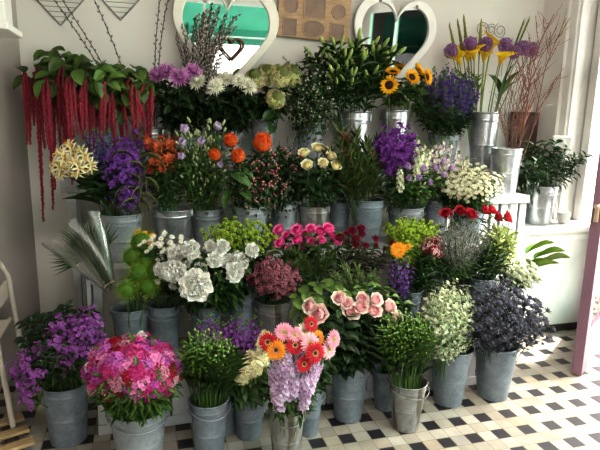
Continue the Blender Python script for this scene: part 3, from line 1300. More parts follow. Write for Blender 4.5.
def window(name, axis, a0, a1, z0, z1, pos, bars=()):
    fm = M()
    w, d = .05, .07
    rects = [(a0, a1, z0, z0 + w), (a0, a1, z1 - w, z1), (a0, a0 + w, z0, z1), (a1 - w, a1, z0, z1)] + [(b - .02, b + .02, z0, z1) for b in bars]
    for p0, p1, q0, q1 in rects:
        if axis == 'x':
            box(fm, pos, pos + d, p0, p1, q0, q1)
        else:
            box(fm, p0, p1, pos, pos + d, q0, q1)
    fr = struct(name, fm, WHITE)
    pm = M()
    if axis == 'x':
        box(pm, pos + .03, pos + .036, a0 + w, a1 - w, z0 + w, z1 - w)
    else:
        box(pm, a0 + w, a1 - w, pos + .03, pos + .036, z0 + w, z1 - w)
    obj('pane', pm, GLASS, fr)
    return fr


window('window_1', 'x', 3.03, 3.3, .76, 2.5, 3.2)
window('window_2', 'x', -2.6, 1.75, .5, 2.5, 3.2, (-1.1, .3))
window('window_3', 'y', -.6, 2.9, .5, 2.5, -3.1, (1.1,))
# pier and white window casing at the right end of the back wall
m = M(); box(m, 2.97, 3.2, 3.40, 3.66, 0, 2.9); struct('trim_1', m, WALLM)
m = M(); box(m, 3.0, 3.2, 3.34, 3.405, .80, 2.9); box(m, 3.02, 3.10, 3.325, 3.345, .80, 2.9); bev(struct('trim_2', m, WHITE), .006)
m = M(); box(m, 3.15, 3.2, 3.25, 3.32, .80, 2.9); box(m, 3.15, 3.205, 2.93, 3.03, 0, 2.9); bev(struct('trim_3', m, WHITE), .006)
m = M(); box(m, -.66, 2.5, 3.64, 3.66, 0, .12); struct('baseboard_back', m, WHITE)

# open door seen edge-on
hx, hy, tx, ty = 3.17, 2.99, 2.515, 2.47
dl = math.hypot(hx - tx, hy - ty)
dm = M()
H = 2.15
for x0, x1, z0, z1 in ((0, .1, .01, H), (dl - .1, dl, .01, H), (.1, dl - .1, .01, .22), (.1, dl - .1, H - .12, H), (.1, dl - .1, .86, .96)):
    box(dm, x0, x1, -.03, .03, z0, z1)
door = bev(struct('door_1', dm, PINKD), .004)
door.location = (tx, ty, 0)
door.rotation_euler = (0, 0, math.atan2(hy - ty, hx - tx) - .06)
for z0, z1 in ((.22, .86), (.96, H - .12)):
    pm = M(); box(pm, .1, dl - .1, -.003, .003, z0, z1); obj('pane', pm, GLASS, door)
bm_ = M(); lathe(bm_, [(.001, -.05), (.013, -.05), (.013, .03), (.02, .032), (.02, .05), (.001, .052)], 16)
bo = obj('latch', bm_, BRASS, door, True); bo.location = (-.012, 0, 1.02); bo.rotation_euler = (0, 0, 0)

# outside
m = M(); box(m, 3.3, 14, -12, 14, -.12, -.02); struct('pavement', m, PAVE)
m = M(); box(m, -6, 3.3, -12, -3.1, -.12, -.02); struct('street_pavement', m, PAVE)
for nm, pts, lab in (('x', ((3.32, 2.62), (4.5, 2.05)), 'green shop awning over the side window, mirrored in the heart mirrors'), ('y', ((-3.12, 2.62), (-4.3, 2.05)), 'green shop awning over the front window, behind the viewer')):
    am = M()
    (p0, z0), (p1, z1) = pts
    a0, a1 = (-2.7, 1.8) if nm == 'x' else (-1.0, 3.1)
    def V(p, a, z): return (p, a, z) if nm == 'x' else (a, p, z)
    am.raw([V(p0, a0, z0), V(p0, a1, z0), V(p1, a1, z1), V(p1, a0, z1), V(p1, a0, z1 - .3), V(p1, a1, z1 - .3)], [(0, 1, 2, 3), (3, 2, 5, 4)], (1, 1, 1))
    t = thing('shop_awning', lab, 'awning')
    obj('cloth', am, GREENB if nm == 'x' else GREENA, t)
    bar = M(); tube(bar, [V(p1, a0, z1 - .15), V(p1, a1, z1 - .15)], .015, 8, cap=True); obj('front_bar', bar, WHITE, t)

# ================================================================== WALL PIECES


def heart(s, n=64):
    """outline of a plump heart about 2 wide: two round lobes running down to a point"""
    h = n // 2
    cx_, cz_, r = .49, .26, .51
    a0 = math.atan2(math.sqrt(r * r - cx_ * cx_), -cx_)
    a1 = -.62
    right = []
    k = int(h * .62)
    for i in range(k):
        a = a0 + (a1 - a0) * i / (k - 1)
        right.append((cx_ + r * math.cos(a), cz_ + r * math.sin(a)))
    p0, p2 = right[-1], (0.0, -1.02)
    p1 = (p0[0] - .40 * math.sin(-a1) * 1.0, p0[1] - .40 * math.cos(a1))
    m_ = h - k + 1
    for i in range(1, m_):
        q = i / m_
        right.append(((1 - q) ** 2 * p0[0] + 2 * q * (1 - q) * p1[0] + q * q * p2[0], (1 - q) ** 2 * p0[1] + 2 * q * (1 - q) * p1[1] + q * q * p2[1]))
    pts = right + [p2] + [(-x, z) for x, z in right[1:][::-1]]
    right[0] = (0.0, right[0][1])
    pts[0] = right[0]
    return [(x * s, z * s) for x, z in pts]


def shrink(out, k, z0):
    return [(x * k, z0 + (z - z0) * k) for x, z in out]


def ring_prism(m, o1, o2, y0, y1):
    n = len(o1)
    v = [(x, y0, z) for x, z in o1] + [(x, y0, z) for x, z in o2] + [(x, y1, z) for x, z in o1] + [(x, y1, z) for x, z in o2]
    f = []
    for i in range(n):
        j = (i + 1) % n
        f += [(i, j, n + j, n + i), (2 * n + i, 3 * n + i, 3 * n + j, 2 * n + j), (i, 2 * n + i, 2 * n + j, j), (n + i, n + j, 3 * n + j, 3 * n + i)]
    m.raw(v, f, (1, 1, 1))


def inset(out, d):
    P = np.array(out)
    n = len(P)
    t = np.roll(P, -1, 0) - np.roll(P, 1, 0)
    t /= np.maximum(1e-9, np.linalg.norm(t, axis=1))[:, None]
    nn = np.stack([t[:, 1], -t[:, 0]], 1)
    Q = P - nn * -1 * d if False else P + nn * d
    c = P.mean(0)
    if np.abs(Q - c).mean() > np.abs(P - c).mean():
        Q = P - nn * d
    Q[0] = (P[0][0], P[0][1] - d * .95)
    Q[n // 2] = (P[n // 2][0], P[n // 2][1] + d * 1.5)
    return [tuple(q) for q in Q]


def mirror(u, v, sx, sz, rot, tilt, yawz, mat, label):
    P = at(u, v, 3.60)
    t = thing('heart_mirror', label, 'mirror', P, 'heart mirrors on the back wall')
    t.rotation_euler = (tilt, rot, yawz)
    o1 = [(x * sx, z * sz) for x, z in heart(1.0)]
    o2 = shrink(o1, .82, .04 * sz)
    fm = M(); ring_prism(fm, o1, o2, -.02, .012)
    f = bev(obj('frame', fm, mat, t), .006, 2)
    gm = M(); prism(gm, shrink(o1, .85, .04 * sz), -.004, .008); obj('mirror_glass', gm, MIRROR, t)
    cm = M(); tube(cm, [(-.13, .0, sz * .70), (0, .015, sz * 1.2), (.12, .0, sz * .70)], .0018, 5); obj('hanging_cord', cm, WIRE, t)
    for sxx in (-.14, .13):
        nm = M(); lathe(nm, [(.001, -.004), (.009, -.004), (.011, 0), (.001, .004)], 12); q = obj('hook_plate', nm, WIRE, t, True); q.location = (sxx, -.022, sz * .66); q.rotation_euler = (PI / 2, 0, 0)
    return t


mirror(226, 35, .335, .385, .05, .075, .0, FRAMEW, 'cream heart mirror behind the willow catkins, left of the two')
mirror(393, 41, .300, .365, .08, .075, -.06, FRAMEW2, 'white heart mirror above the lilies and sunflowers, right of the two')

# small wicker heart hanging before the left mirror
P = at(232, 48, 3.55)
wm = M()
hp = heart(.072, 40)
for k in range(4):
    pts = [((x * (1 + .05 * math.sin(i * 1.3 + k * 1.7))), .006 * math.sin(i * .9 + k * 1.57), z * (1 + .05 * math.cos(i * 1.1 + k * 1.7))) for i, (x, z) in enumerate(hp)]
    tube(wm, pts + pts[:1], .0055, 6)
t = thing('wicker_heart', 'small brown wicker heart hanging in front of the cream mirror', 'ornament', P)
obj('woven_heart', wm, WICKER, t, True)
sm_ = M(); tube(sm_, [(0, 0, .05), (.0, .01, .2)], .0012, 5); obj('string', sm_, WIRE, t)

# wire hearts at the top left
for (u, v, s, lab) in ((58, -16, .20, 'flat wire heart with cross wires, partly cut off, left of the two'), (119, -17, .185, 'flat wire heart with cross wires, partly cut off, right of the two')):
    P = at(u, v, 3.653)
    t = thing('wire_heart', lab, 'ornament', P, 'wire hearts on the back wall')
    o1 = [(x, z) for x, z in heart(s)]
    o1 = [(x * (1 if z > 0 else 1.04), z * 1.12) for x, z in o1]
    wm = M(); tube(wm, [(x, 0, z) for x, z in o1] + [(o1[0][0], 0, o1[0][1])], .0045, 6); obj('outline_wire', wm, WIRE, t, True)
    cw = M()
    A = np.array(o1)
    for z in np.arange(-s * 1.05, s * .8, .028):
        xs = []
        for i in range(len(A)):
            p, q = A[i], A[(i + 1) % len(A)]
            if (p[1] - z) * (q[1] - z) < 0:
                xs.append(p[0] + (q[0] - p[0]) * (z - p[1]) / (q[1] - p[1]))
        xs.sort()
        for a, b in zip(xs[::2], xs[1::2]):
            tube(cw, [(a, .002, z), (b, .002, z)], .002, 4)
    obj('cross_wires', cw, WIRE, t)

# oak multi-photo frame
P0, P1 = at(278, -16, 3.63), at(349, 42, 3.63)
cx, cz, hw, hh = (P0[0] + P1[0]) / 2, (P0[2] + P1[2]) / 2, (P1[0] - P0[0]) / 2, (P0[2] - P1[2]) / 2
t = thing('photo_frame', 'light oak frame with several empty round and square openings', 'picture frame', (cx, 3.63, cz))
t.rotation_euler = (0, .035, 0)
bmm = M(); box(bmm, -hw, hw, -.012, .02, -hh, hh); bev(obj('frame_board', bmm, OAK, t), .005)


def opening(u, v, a, b, kind):
    q = at(u, v, 3.615)
    x, z = q[0] - cx, q[2] - cz
    sc = .0067
    if kind == 'r':
        o = [(-a * sc, -b * sc), (0, -b * sc), (a * sc, -b * sc), (a * sc, 0), (a * sc, b * sc), (0, b * sc), (-a * sc, b * sc), (-a * sc, 0)]
    else:
        o = [(a * sc * math.cos(2 * PI * k / 28), b * sc * math.sin(2 * PI * k / 28)) for k in range(28)]
    o = [(x + p, z + r) for p, r in o]
    c = np.mean(o, 0)
    mm = M(); prism(mm, o, -.0145, -.010); pm_ = obj('photo_mount', mm, CARD, t)
    rm = M(); ring_prism(rm, [tuple(c + (np.array(p) - c) * 1.10) for p in o], o, -.019, -.010); obj('mount_edge', rm, OAK, pm_)


for q in ((291, 6, 7, 7.5, 'c'), (290.5, 28, 6.5, 8, 'r'), (315, 8, 10.5, 9, 'r'), (339, 11, 7, 7, 'c'), (314, 29, 11, 8, 'c'), (337.5, 31, 7, 7.5, 'r'), (303, -9, 12, 6, 'r'), (332, -8, 9, 6, 'c')):
    opening(*q)

# scrolled wire rack on the wall behind the alliums
P = at(491, 33, 3.63)
t = thing('wire_scroll_holder', 'thin wire holder with scrolled top on wall behind the alliums', 'wire holder', P)
for q, (cx_, r) in enumerate(((-.075, .055), (.0, .045), (.078, .055))):
    wm = M()
    pts = [(cx_ + r * (1 - .7 * k / 40) * math.cos(k * .28 + q), 0, r * (1 - .7 * k / 40) * math.sin(k * .28 + q) + .02) for k in range(41)]
    tube(wm, pts, .003, 5); obj('scroll', wm, RUSTW, t, True)
wm = M(); tube(wm, [(-.12, 0, -.03), (-.12, 0, -.30), (.12, 0, -.30), (.12, 0, -.03)], .003, 5); obj('wire_frame', wm, RUSTW, t, True)

# white switch box on the casing
P = at(570.5, 143, 3.20)
sb = M(); box(sb, -.065, .065, -.03, .03, -.045, .045)
t = thing('switch_box', 'white plastic switch box on the window casing at right', 'switch', (P[0], 3.29, P[2])); t.rotation_euler = (0, 0, -.5)
bev(obj('cover', sb, WHITE, t), .008, 3)
sb = M(); box(sb, -.02, .02, -.036, -.028, -.012, .012); bev(obj('rocker', sb, CERAM, t), .003)

# brown panel leaning behind the branches, and the tan tube below it
P = at(532, 135, 3.58)
t = thing('brown_board', 'dark brown painted board leaning behind the bare branches', 'board', (P[0] - .02, 3.60, .82))
bm2 = M(); box(bm2, -.16, .14, -.012, .012, 0, .76); bev(obj('panel', bm2, BROWNP, t), .004)
bm2 = M(); box(bm2, -.17, -.145, -.02, .014, 0, .78); box(bm2, .125, .15, -.02, .014, 0, .78); box(bm2, -.17, .15, -.02, .014, .755, .78); bev(obj('edging', bm2, DARKW, t), .003)
t = thing('card_tube', 'tan cardboard tube standing behind the leafy bucket on the sill', 'tube', (2.74, 3.47, .81))
bm2 = M(); lathe(bm2, [(.03, 0), (.042, 0), (.042, .25), (.036, .25), (.036, .01), (.03, 0)], 24); obj('tube_wall', bm2, TANP, t, True)
bm2 = M(); lathe(bm2, [(.001, .24), (.035, .24), (.035, .246), (.001, .246)], 24); obj('end_cap', bm2, TANP, t, True)

# white boxed-in sill cupboard
t = thing('sill_cupboard', 'white painted boxed window-sill cupboard beside the door', 'cupboard')
bm2 = M(); box(bm2, 2.53, 3.18, 3.09, 3.40, .06, .765); bev(obj('body', bm2, WHITE, t), .006)
bm2 = M(); box(bm2, 2.50, 3.195, 3.05, 3.62, .765, .80); bev(obj('top_board', bm2, WHITE, t), .012, 3)
bm2 = M(); box(bm2, 2.535, 3.175, 3.10, 3.4, 0.0, .06); obj('plinth', bm2, DARKW, t)
bm2 = M(); box(bm2, 2.56, 3.12, 3.080, 3.092, .70, .74); bev(obj('moulding', bm2, WHITE, t), .004)
# white fluted cup on the sill
P = at(563, 223, 3.20)
cm = M()
n = 40
prof = [(.001, .002), (.030, .002), (.036, .012), (.043, .06), (.046, .085), (.043, .085), (.034, .015), (.001, .010)]
v, f = [], []
for r, z in prof:
    for j in range(n):
        k = 1 + (.035 if (j % 4 < 2 and .005 < z < .08 and r > .03) else 0)
        v.append((r * k * math.cos(2 * PI * j / n), r * k * math.sin(2 * PI * j / n), z))
f = [(i * n + j, i * n + (j + 1) % n, (i + 1) * n + (j + 1) % n, (i + 1) * n + j) for i in range(len(prof) - 1) for j in range(n)]
cm.raw(v, f, (1, 1, 1))
tag(obj('fluted_cup', cm, CERAM, None, True), 'small white fluted cup on the window sill', 'cup').location = (P[0], 3.20, .80)

# white wall cupboard at the top left
A = at(7, 23, 2.75)
t = thing('wall_cupboard', 'corner of a cream wall cupboard at the top left', 'cupboard', (A[0] - .42, 2.73, A[2]))
bm2 = M(); box(bm2, 0, .39, .02, .30, .0, .7); obj('carcass', bm2, FRAMEW2, t)
bm2 = M(); box(bm2, 0, .42, 0, .02, .0, .7); ring = bev(obj('door', bm2, FRAMEW2, t), .004)
bm2 = M(); box(bm2, .05, .37, -.006, .002, .06, .64); bev(obj('raised_panel', bm2, FRAMEW2, ring), .004)
bm2 = M(); box(bm2, -.01, .43, -.02, .30, -.03, 0); bev(obj('bottom_moulding', bm2, FRAMEW2, t), .006)

# ================================================================== STAND AND CRATES
Z2, Z3, Z4 = .28, .74, 1.16
FY = 2.53


def crate(x0, y0, z0, wx, dy, h, label, top=False, plank=.085, gap=.012):
    t = thing('slatted_crate', label, 'crate', (x0, y0, z0), 'white slatted crates')
    th = .012
    for yy, nm in ((0, 'front_panel'), (dy - th * 2, 'back_panel')):
        pm = M()
        nn = int((wx - .02) / (plank + gap))
        pw = (wx - .02 - gap * (nn - 1)) / nn
        for i in range(nn):
            a = .01 + i * (pw + gap)
            box(pm, a, a + pw, yy + th, yy + 2 * th, .012, h - .012)
        box(pm, 0, wx, yy, yy + th, 0, .05); box(pm, 0, wx, yy, yy + th, h - .05, h)
        bev(obj(nm, pm, CRATEW, t), .002)
    for a in (0, wx - th):
        pm = M()
        for i in range(3):
            box(pm, a, a + th, .026 + i * (dy - .05) / 3, .014 + (i + 1) * (dy - .05) / 3, 0.0, h - .014)
        bev(obj('end_panel', pm, CRATEW, t), .002)
    pm = M(); box(pm, .012, wx - .012, .026, dy - .026, h - .014, h) ; obj('top_panel' if True else '', pm, CRATEW, t)
    for a in (.014, wx - .04):
        for b in (.026, dy - .052):
            pm = M(); box(pm, a, a + .026, b, b + .026, 0, h - .014); obj('corner_post', pm, CRATEW, t)


for i, lab in enumerate(('white slatted crate behind the sweet william bucket, bottom step far left', 'white slatted crate behind the gerbera and stock buckets, bottom step', 'white slatted crate between the pink rose and budded green buckets, bottom step', 'white slatted crate behind the thistle bucket, bottom step far right')):
    crate(-.25 + i * .585, FY, 0, .575, .33, Z2, lab)
crate(2.11, 2.99, 0, .36, .30, .515, 'white slatted crate at stand end, below the crate carrying the bare branches', plank=.042, gap=.022)
crate(2.11, 2.99, .519, .36, .30, .53, 'white slatted crate carrying the bucket of bare reddish branches', plank=.042, gap=.022)

t = thing('display_stand', 'pale painted stepped stand carrying the upper rows of flower buckets', 'stand')
for z, y0, y1, x0, x1 in ((Z3, 2.88, 3.33, -.28, 2.09), (Z4, 3.33, 3.62, -.45, 2.56)):
    pm = M()
    ny = 3
    for i in range(ny):
        a = y0 + (y1 - y0) * i / ny
        box(pm, x0, x1, a + .004, a + (y1 - y0) / ny - .004, z - .025, z)
    bev(obj('shelf_board', pm, SHELFW, t), .003)
    pm = M(); box(pm, x0, x1, y0 - .02, y0, z - .08, z - .001); bev(obj('front_rail', pm, SHELFW, t), .003)
for x in (-.27, .9, 2.04):
    pm = M(); box(pm, x, x + .045, 2.885, 2.93, 0, Z3 - .026); bev(obj('leg', pm, SHELFW, t), .003)
for x in (-.42, .9, 2.50):
    pm = M(); box(pm, x, x + .045, 3.56, 3.605, 0, Z4 - .026); bev(obj('leg', pm, SHELFW, t), .003)
    pm = M(); box(pm, x, x + .045, 3.335, 3.38, 0, Z4 - .026); bev(obj('leg', pm, SHELFW, t), .003)
pm = M(); box(pm, -.30, -.28, 2.88, 3.3, .05, .68); bev(obj('end_panel', pm, CRATEW, t), .003)

# ================================================================== LEFT EDGE: folding chair and floor boards
P = at(8, 388, 2.62)
t = thing('folding_chair', 'cream metal folding chair partly cut off at the left edge', 'chair', (P[0] - .15, 2.62, 0), rotz=.0)
for y in (-.0, .38):
    cm = M()
    pts = [(.16, y, 0)] + [(.16 - .05 * q, y, .62 * q + .02) for q in (.3, .6, .9)] + [(.105, y, .70), (.08, y + (.03 if y == 0 else -.03), .77)]
    tube(cm, pts, .013, 8); obj('frame_tube', cm, CREAMMET, t, True)
    cm = M(); tube(cm, [(-.22, y + .02, 0), (.10, y + .02, .46)], .012, 8); obj('leg', cm, CREAMMET, t, True)
cm = M(); tube(cm, [(.08, .03, .77), (.07, .1, .80), (.065, .19, .81), (.07, .28, .80), (.08, .35, .77)], .013, 8); obj('top_rail', cm, CREAMMET, t, True)
cm = M()
for i in range(4):
    box(cm, -.25 + i * .09, -.17 + i * .09, .01, .39, .44, .455)
bev(obj('seat', cm, CREAMMET, t), .003)
cm = M(); box(cm, .085, .10, .0, .38, .58, .67); bev(obj('backrest', cm, CREAMMET, t), .003)

t = thing('slatted_floor_stand', 'low wooden slatted stand on the tiles at far left', 'stand', (-.70, 2.38, 0), rotz=.36)
for i in range(3):
    pm = M(); box(pm, -.5, .20, i * .12, i * .12 + .055, .045, .062); bev(obj('slat', pm, PINE, t), .003)
for x in (-.4, .10):
    pm = M(); box(pm, x, x + .05, .0, .30, 0, .044); bev(obj('bearer', pm, DARKW, t), .003)

# pot outside the door
P = at(599, 372, 2.75)
t = thing('flower_pot', 'dark pink pot outside the doorway at the right edge', 'pot', (3.62, 2.80, -.02))
pm = M(); lathe(pm, [(.001, 0), (.07, 0), (.10, .17), (.11, .17), (.11, .20), (.095, .20), (.09, .16), (.001, .15)], 28); obj('pot', pm, TERRA, t, True)
pm = M(); lathe(pm, [(.001, .165), (.088, .165), (.088, .15), (.001, .15)], 20); obj('soil', pm, SOIL, t, True)
# ================================================================== BUCKETS AND FLOWERS
A_Y, B_Y, C_Y = 3.46, 3.04, 2.69
bk = {}


def BK(k, u, v, w, Y, base, label, **kw):
    bk[k] = bucket(u, v, w, Y, base, label, **kw)


S_ = dict(mat=ZINC_SHINY)
L_ = dict(mat=ZINC_LIGHT)
# top shelf
BK('A1', 98, 122, 32, A_Y, Z4, 'zinc bucket hidden under the trailing crimson amaranth, top shelf', **S_)
BK('A2', 150, 127, 25, A_Y, Z4, 'zinc bucket holding the willow branches, top shelf', **S_)
BK('A2b', 184, 132, 24, A_Y, Z4, 'zinc bucket under the purple chrysanthemums, top shelf', **L_)
BK('A3', 229, 130, 25, A_Y, Z4, 'zinc bucket under the white spider chrysanthemums, top shelf', **L_)
BK('A4', 263, 121, 26, A_Y, Z4, 'zinc bucket under the greenish cream hydrangeas, top shelf', **L_)
BK('A5', 311, 122, 28, A_Y, Z4, 'zinc bucket under the small-leaved greenery, top shelf', **L_)
BK('A6', 355, 111, 32, A_Y, Z4, 'bright zinc bucket holding the budded lilies, top shelf', taper=.78, **S_)
BK('A7', 396, 110, 29, A_Y, Z4, 'bright zinc bucket holding the sunflowers, top shelf', taper=.8, **S_)
BK('A8', 444, 134, 30, A_Y, Z4, 'pale zinc bucket under the violet blue leafy stems, top shelf', **L_)
BK('A9', 485, 112, 30, A_Y, Z4, 'tall bright zinc bucket of yellow callas and alliums, top shelf', taper=.8, hdrop=.6, **S_)
BK('A10', 507, 148, 30, 3.14, 1.05, 'zinc bucket of bare reddish branches standing on the slatted crate', taper=.82, **S_)
BK('A11', 541, 185, 33, 3.25, .80, 'bright zinc bucket of dark leafy sprigs on the window sill', taper=.8, **S_)
# third row
BK('B1', 120, 212, 45, B_Y, Z3, 'wide zinc bucket of violet statice and cream nerines at the left end', **L_)
BK('B2', 172, 208, 39, B_Y - .01, Z3, 'bright zinc bucket of orange alstroemeria, second row from top', **S_)
BK('B3', 206, 208, 32, 3.13, Z3, 'zinc bucket of lilac lisianthus with green buds, second row from top', **L_)
BK('B4', 250, 205, 37, B_Y, Z3, 'pale zinc bucket of orange pincushions, second row from top', **L_)
BK('B5', 285, 200, 27, 3.10, Z3, 'zinc bucket of dark greenery with pink berries, second row from top', **L_)
BK('B6', 314, 205, 30, B_Y, Z3, 'zinc bucket holding the cream yellow roses', mat=ZINC_OLD)
BK('B6b', 340, 201, 22, 3.18, Z3, 'narrow zinc bucket between the cream rose bucket and the leucadendron bucket')
BK('B7', 368, 199, 33, B_Y, Z3, 'zinc bucket of red-tipped green leucadendron, second row from top')
BK('B8', 406, 206, 36, B_Y, Z3, 'pale zinc bucket of purple statice and lilac lisianthus, second row from top', **L_)
BK('B9', 437, 199, 26, 3.13, Z3, 'zinc bucket of white and blush stock, second row from top')
BK('B10', 470, 208, 32, 3.08, Z3, 'zinc bucket hidden under the dome of cream spray chrysanthemums')
# second row
BK('C0', 130, 306, 36, C_Y, Z2, 'zinc bucket holding the round mossy green dianthus heads')
BK('C1', 164, 303, 32, C_Y, Z2, 'zinc bucket of small daisies, left below the white peonies')
BK('C2', 206, 303, 31, C_Y - .04, Z2, 'zinc bucket in the middle below the white peonies')
BK('C2b', 241, 291, 28, C_Y, Z2, 'zinc bucket of green pompon chrysanthemums, right below the white peonies')
BK('C5', 273, 299, 35, C_Y - .03, Z2, 'streaked zinc bucket holding the dusky red sedum dome', mat=ZINC_OLD)
BK('C4', 314, 288, 32, C_Y, Z2, 'zinc bucket under the bright pink ranunculus')
BK('C6', 358, 284, 32, C_Y, Z2, 'zinc bucket under the dark red pompon flowers')
BK('C7', 408, 289, 28, C_Y, Z2, 'dark zinc bucket of purple larkspur and one orange gerbera')
BK('C9', 459, 271, 30, 2.80, Z2, 'zinc bucket of silvery heather and red roses')
BK('C10', 482, 277, 24, 2.64, Z2, 'small zinc bucket right of the silvery heather bucket')
# floor
BK('D1', 65, 381, 44, 2.54, 0, 'zinc bucket of mauve statice on the floor at far left', taper=.8)
BK('D2', 138, 406, 56, 2.26, 0, 'broad pale zinc bucket of mixed sweet william on the floor', taper=.75, mat=ZINC_LIGHT)
BK('D3', 209, 398, 38, 2.24, 0, 'zinc bucket of slim green budded stems on the floor, front handle')
BK('D3b', 224, 372, 30, 2.42, 0, 'zinc bucket of purple stock hidden behind the budded green stems')
BK('D4', 249, 392, 34, 2.36, 0, 'zinc bucket of cream stock on the floor')
BK('D5', 287, 404, 37, 2.10, 0, 'streaked zinc bucket of gerberas and lilac stock in the very front', mat=ZINC_OLD)
BK('D5b', 310, 388, 26, 2.30, 0, 'narrow zinc bucket just behind the gerbera bucket')
BK('D6', 350, 361, 40, 2.39, 0, 'zinc bucket of pale pink roses on the floor', taper=.68)
BK('D6b', 386, 368, 27, 2.43, 0, 'narrow zinc bucket between the pink rose bucket and the streaked one')
BK('D7', 408, 380, 38, 2.23, 0, 'streaked zinc bucket of green budded stems on the floor', mat=ZINC_OLD, taper=.68)
BK('D8', 452, 346, 42, 2.40, 0, 'zinc bucket of airy white florets on the floor, handle at right', taper=.65)
BK('D9', 497, 343, 42, 2.40, 0, 'plain grey zinc bucket of blue sea holly on the floor', taper=.7, rings=(), handle=False)

# ---------------- top shelf
# trailing amaranth: stalks arch out, tassels hang straight down
b = bk['A1']
AM = [(28, 78, -.10), (38, 68, -.16), (50, 60, -.05), (60, 54, -.02), (64, 66, -.2), (76, 60, -.1), (88, 68, -.2), (98, 74, -.14), (112, 76, -.22), (122, 74, -.1), (133, 78, -.2), (146, 76, -.12), (48, 80, -.25), (74, 80, -.3), (106, 84, -.3), (134, 90, -.28), (88, 84, -.3), (150, 90, -.2)]
TAS = [(24, 78, 145), (36, 85, 222), (43, 88, 150), (48, 90, 210), (56, 85, 175), (58, 80, 140), (66, 85, 185), (74, 90, 135), (85, 85, 140), (97, 90, 142), (104, 90, 138), (118, 92, 150), (131, 92, 140), (141, 90, 135), (28, 90, 145), (80, 96, 140), (52, 96, 190), (64, 96, 150), (92, 95, 150), (112, 98, 145), (124, 98, 135), (137, 100, 142), (147, 96, 138), (70, 90, 165), (100, 100, 148), (152, 96, 128)] + [(32 + 6.1 * k + (k * 37 % 5), 92 + (k * 29) % 16, 126 + (k * 53) % 30) for k in range(20)]
tl = {i: [] for i in range(len(AM))}
for q in TAS:
    i = min(range(len(AM)), key=lambda i: abs(AM[i][0] - q[0]) + 3 * len(tl[i]) + .3 * abs(AM[i][1] - q[1]))
    tl[i].append(q)
for i, (u, v, dy) in enumerate(AM):
    P = at(u, v, b.Y + dy)
    B0 = b.c + np.array([U(-.05, .05), U(-.04, .04), .05])
    root = thing('amaranth_stem', 'leafy crimson love-lies-bleeding stem with hanging tassels, top shelf far left', 'flower', B0, 'trailing crimson amaranth')
    s = M()
    mid = b.c + np.array([(P[0] - b.c[0]) * .35, (P[1] - b.Y) * .4, max(P[2] - b.base, b.H) * 1.0])
    path = [(B0 * (1 - q) ** 2 + 2 * q * (1 - q) * mid + q * q * P) - B0 for q in np.linspace(0, 1, 9)]
    tube(s, path, np.linspace(.005, .003, 9), 6, (.10, .16, .05), (.24, .08, .08))
    obj('stem', s.mesh('stem', STEMM), None, root)
    fo = M()
    for k in range(21):
        q = .5 + .5 * k / 20
        p = (B0 * (1 - q) ** 2 + 2 * q * (1 - q) * mid + q * q * P) - B0 + RS.normal(0, .03, 3)
        a = U(0, 6.3)
        G = frame(p, nrm((U(-.4, .4), -.55, .75)), a)
        L = U(.08, .12)
        fo.add(LF_BIG, G @ Ry(U(-.3, .35)) @ S(L, L * .66, L), (.06, .14, .02), (.15, .26, .05), .3)
    obj('foliage', fo.mesh('foliage', LEAF), None, root)
    for (tu, tv, t1) in tl[i]:
        A0, A1 = at(tu, tv, b.Y + dy - .02), at(tu, t1, b.Y + dy - .02)
        ta = M()
        pts = [np.array(path[-1]) * (1 - q) + (A0 - B0) * q + np.array([0, -.01, .03 * math.sin(PI * q)]) for q in (0, .35, .7, 1)]
        ln = A0[2] - A1[2]
        sway = U(-.02, .02)
        hang = [(A0 - B0) + np.array([sway * (q ** 2), 0, -ln * q]) for q in np.linspace(0, 1, 14)]
        tube(ta, pts + hang[1:], [.003, .004, .008, .011] + list(np.linspace(.013, .004, 13)), 6, (.20, .015, .03), (.28, .03, .05))
        nb = int(ln / .008)
        for k in range(nb):
            q = k / nb
            p = (A0 - B0) + np.array([sway * q * q, 0, -ln * q])
            for w in range(2):
                a = U(0, 6.3)
                r = .0135 * (1 - .55 * q)
                ta.add(BALL1, T(p + np.array([math.cos(a) * r, math.sin(a) * r, 0])) @ S(.006 * (1 - .3 * q), .006 * (1 - .3 * q), .005), (.30, .02, .045), (.45, .06, .09), .3)
        obj('tassel', ta.mesh('tassel', PETAL), None, root)

bunch(bk['A2'], 'willow_branch', 'branch', k_willow(22, 0), [(38, -22, .08), (46, -24, .03), (86, -18, .1)], '', 'bare willow branches', individual=[k_willow(28, 0)] * 3,
      labels=['long bare willow branch leaning left, leftmost of the leaning pair', 'long bare willow branch leaning left, right one of the leaning pair', 'bare willow branch standing alone above the amaranth'], back=.6)
bunch(bk['A2'], 'willow_branch', 'branch', None, [(164, -25, .12), (172, -18, .12)], '', 'bare willow branches', individual=[k_willow(30, 0)] * 2,
      labels=['upright bare willow branch just left of the cream heart mirror', 'bare willow branch against the left edge of the cream mirror frame'])
bunch(bk['A2b'], 'catkin_branch', 'branch', k_willow(48, 5), [(188, 22, .08), (197, 16, .06), (206, 10, .08), (213, 2, .1), (221, 5, .08), (228, 12, .08), (211, 24, .05), (200, 36, .04), (226, 24, .06)], 'thin twig thick with grey catkins, in front of the cream heart mirror', 'catkin twigs before the mirror', 3)
bunch(bk['A2b'], 'purple_chrysanthemum', 'flower', k_spider_mum((.38, .09, .36), (.68, .32, .62), .070), [(157, 76, -.12), (166, 72, -.10), (179, 78, -.20), (193, 73, -.14)], '', 'purple chrysanthemums', ordinal='purple chrysanthemums on the top shelf')
bunch(bk['A3'], 'white_chrysanthemum', 'flower', k_spider_mum((.74, .74, .52), (.92, .91, .84), .066), [(198, 82, -.16), (216, 87, -.2), (226, 79, -.1), (240, 82, -.15), (249, 87, -.18)], '', 'white spider chrysanthemums', ordinal='white spider chrysanthemums on the top shelf')
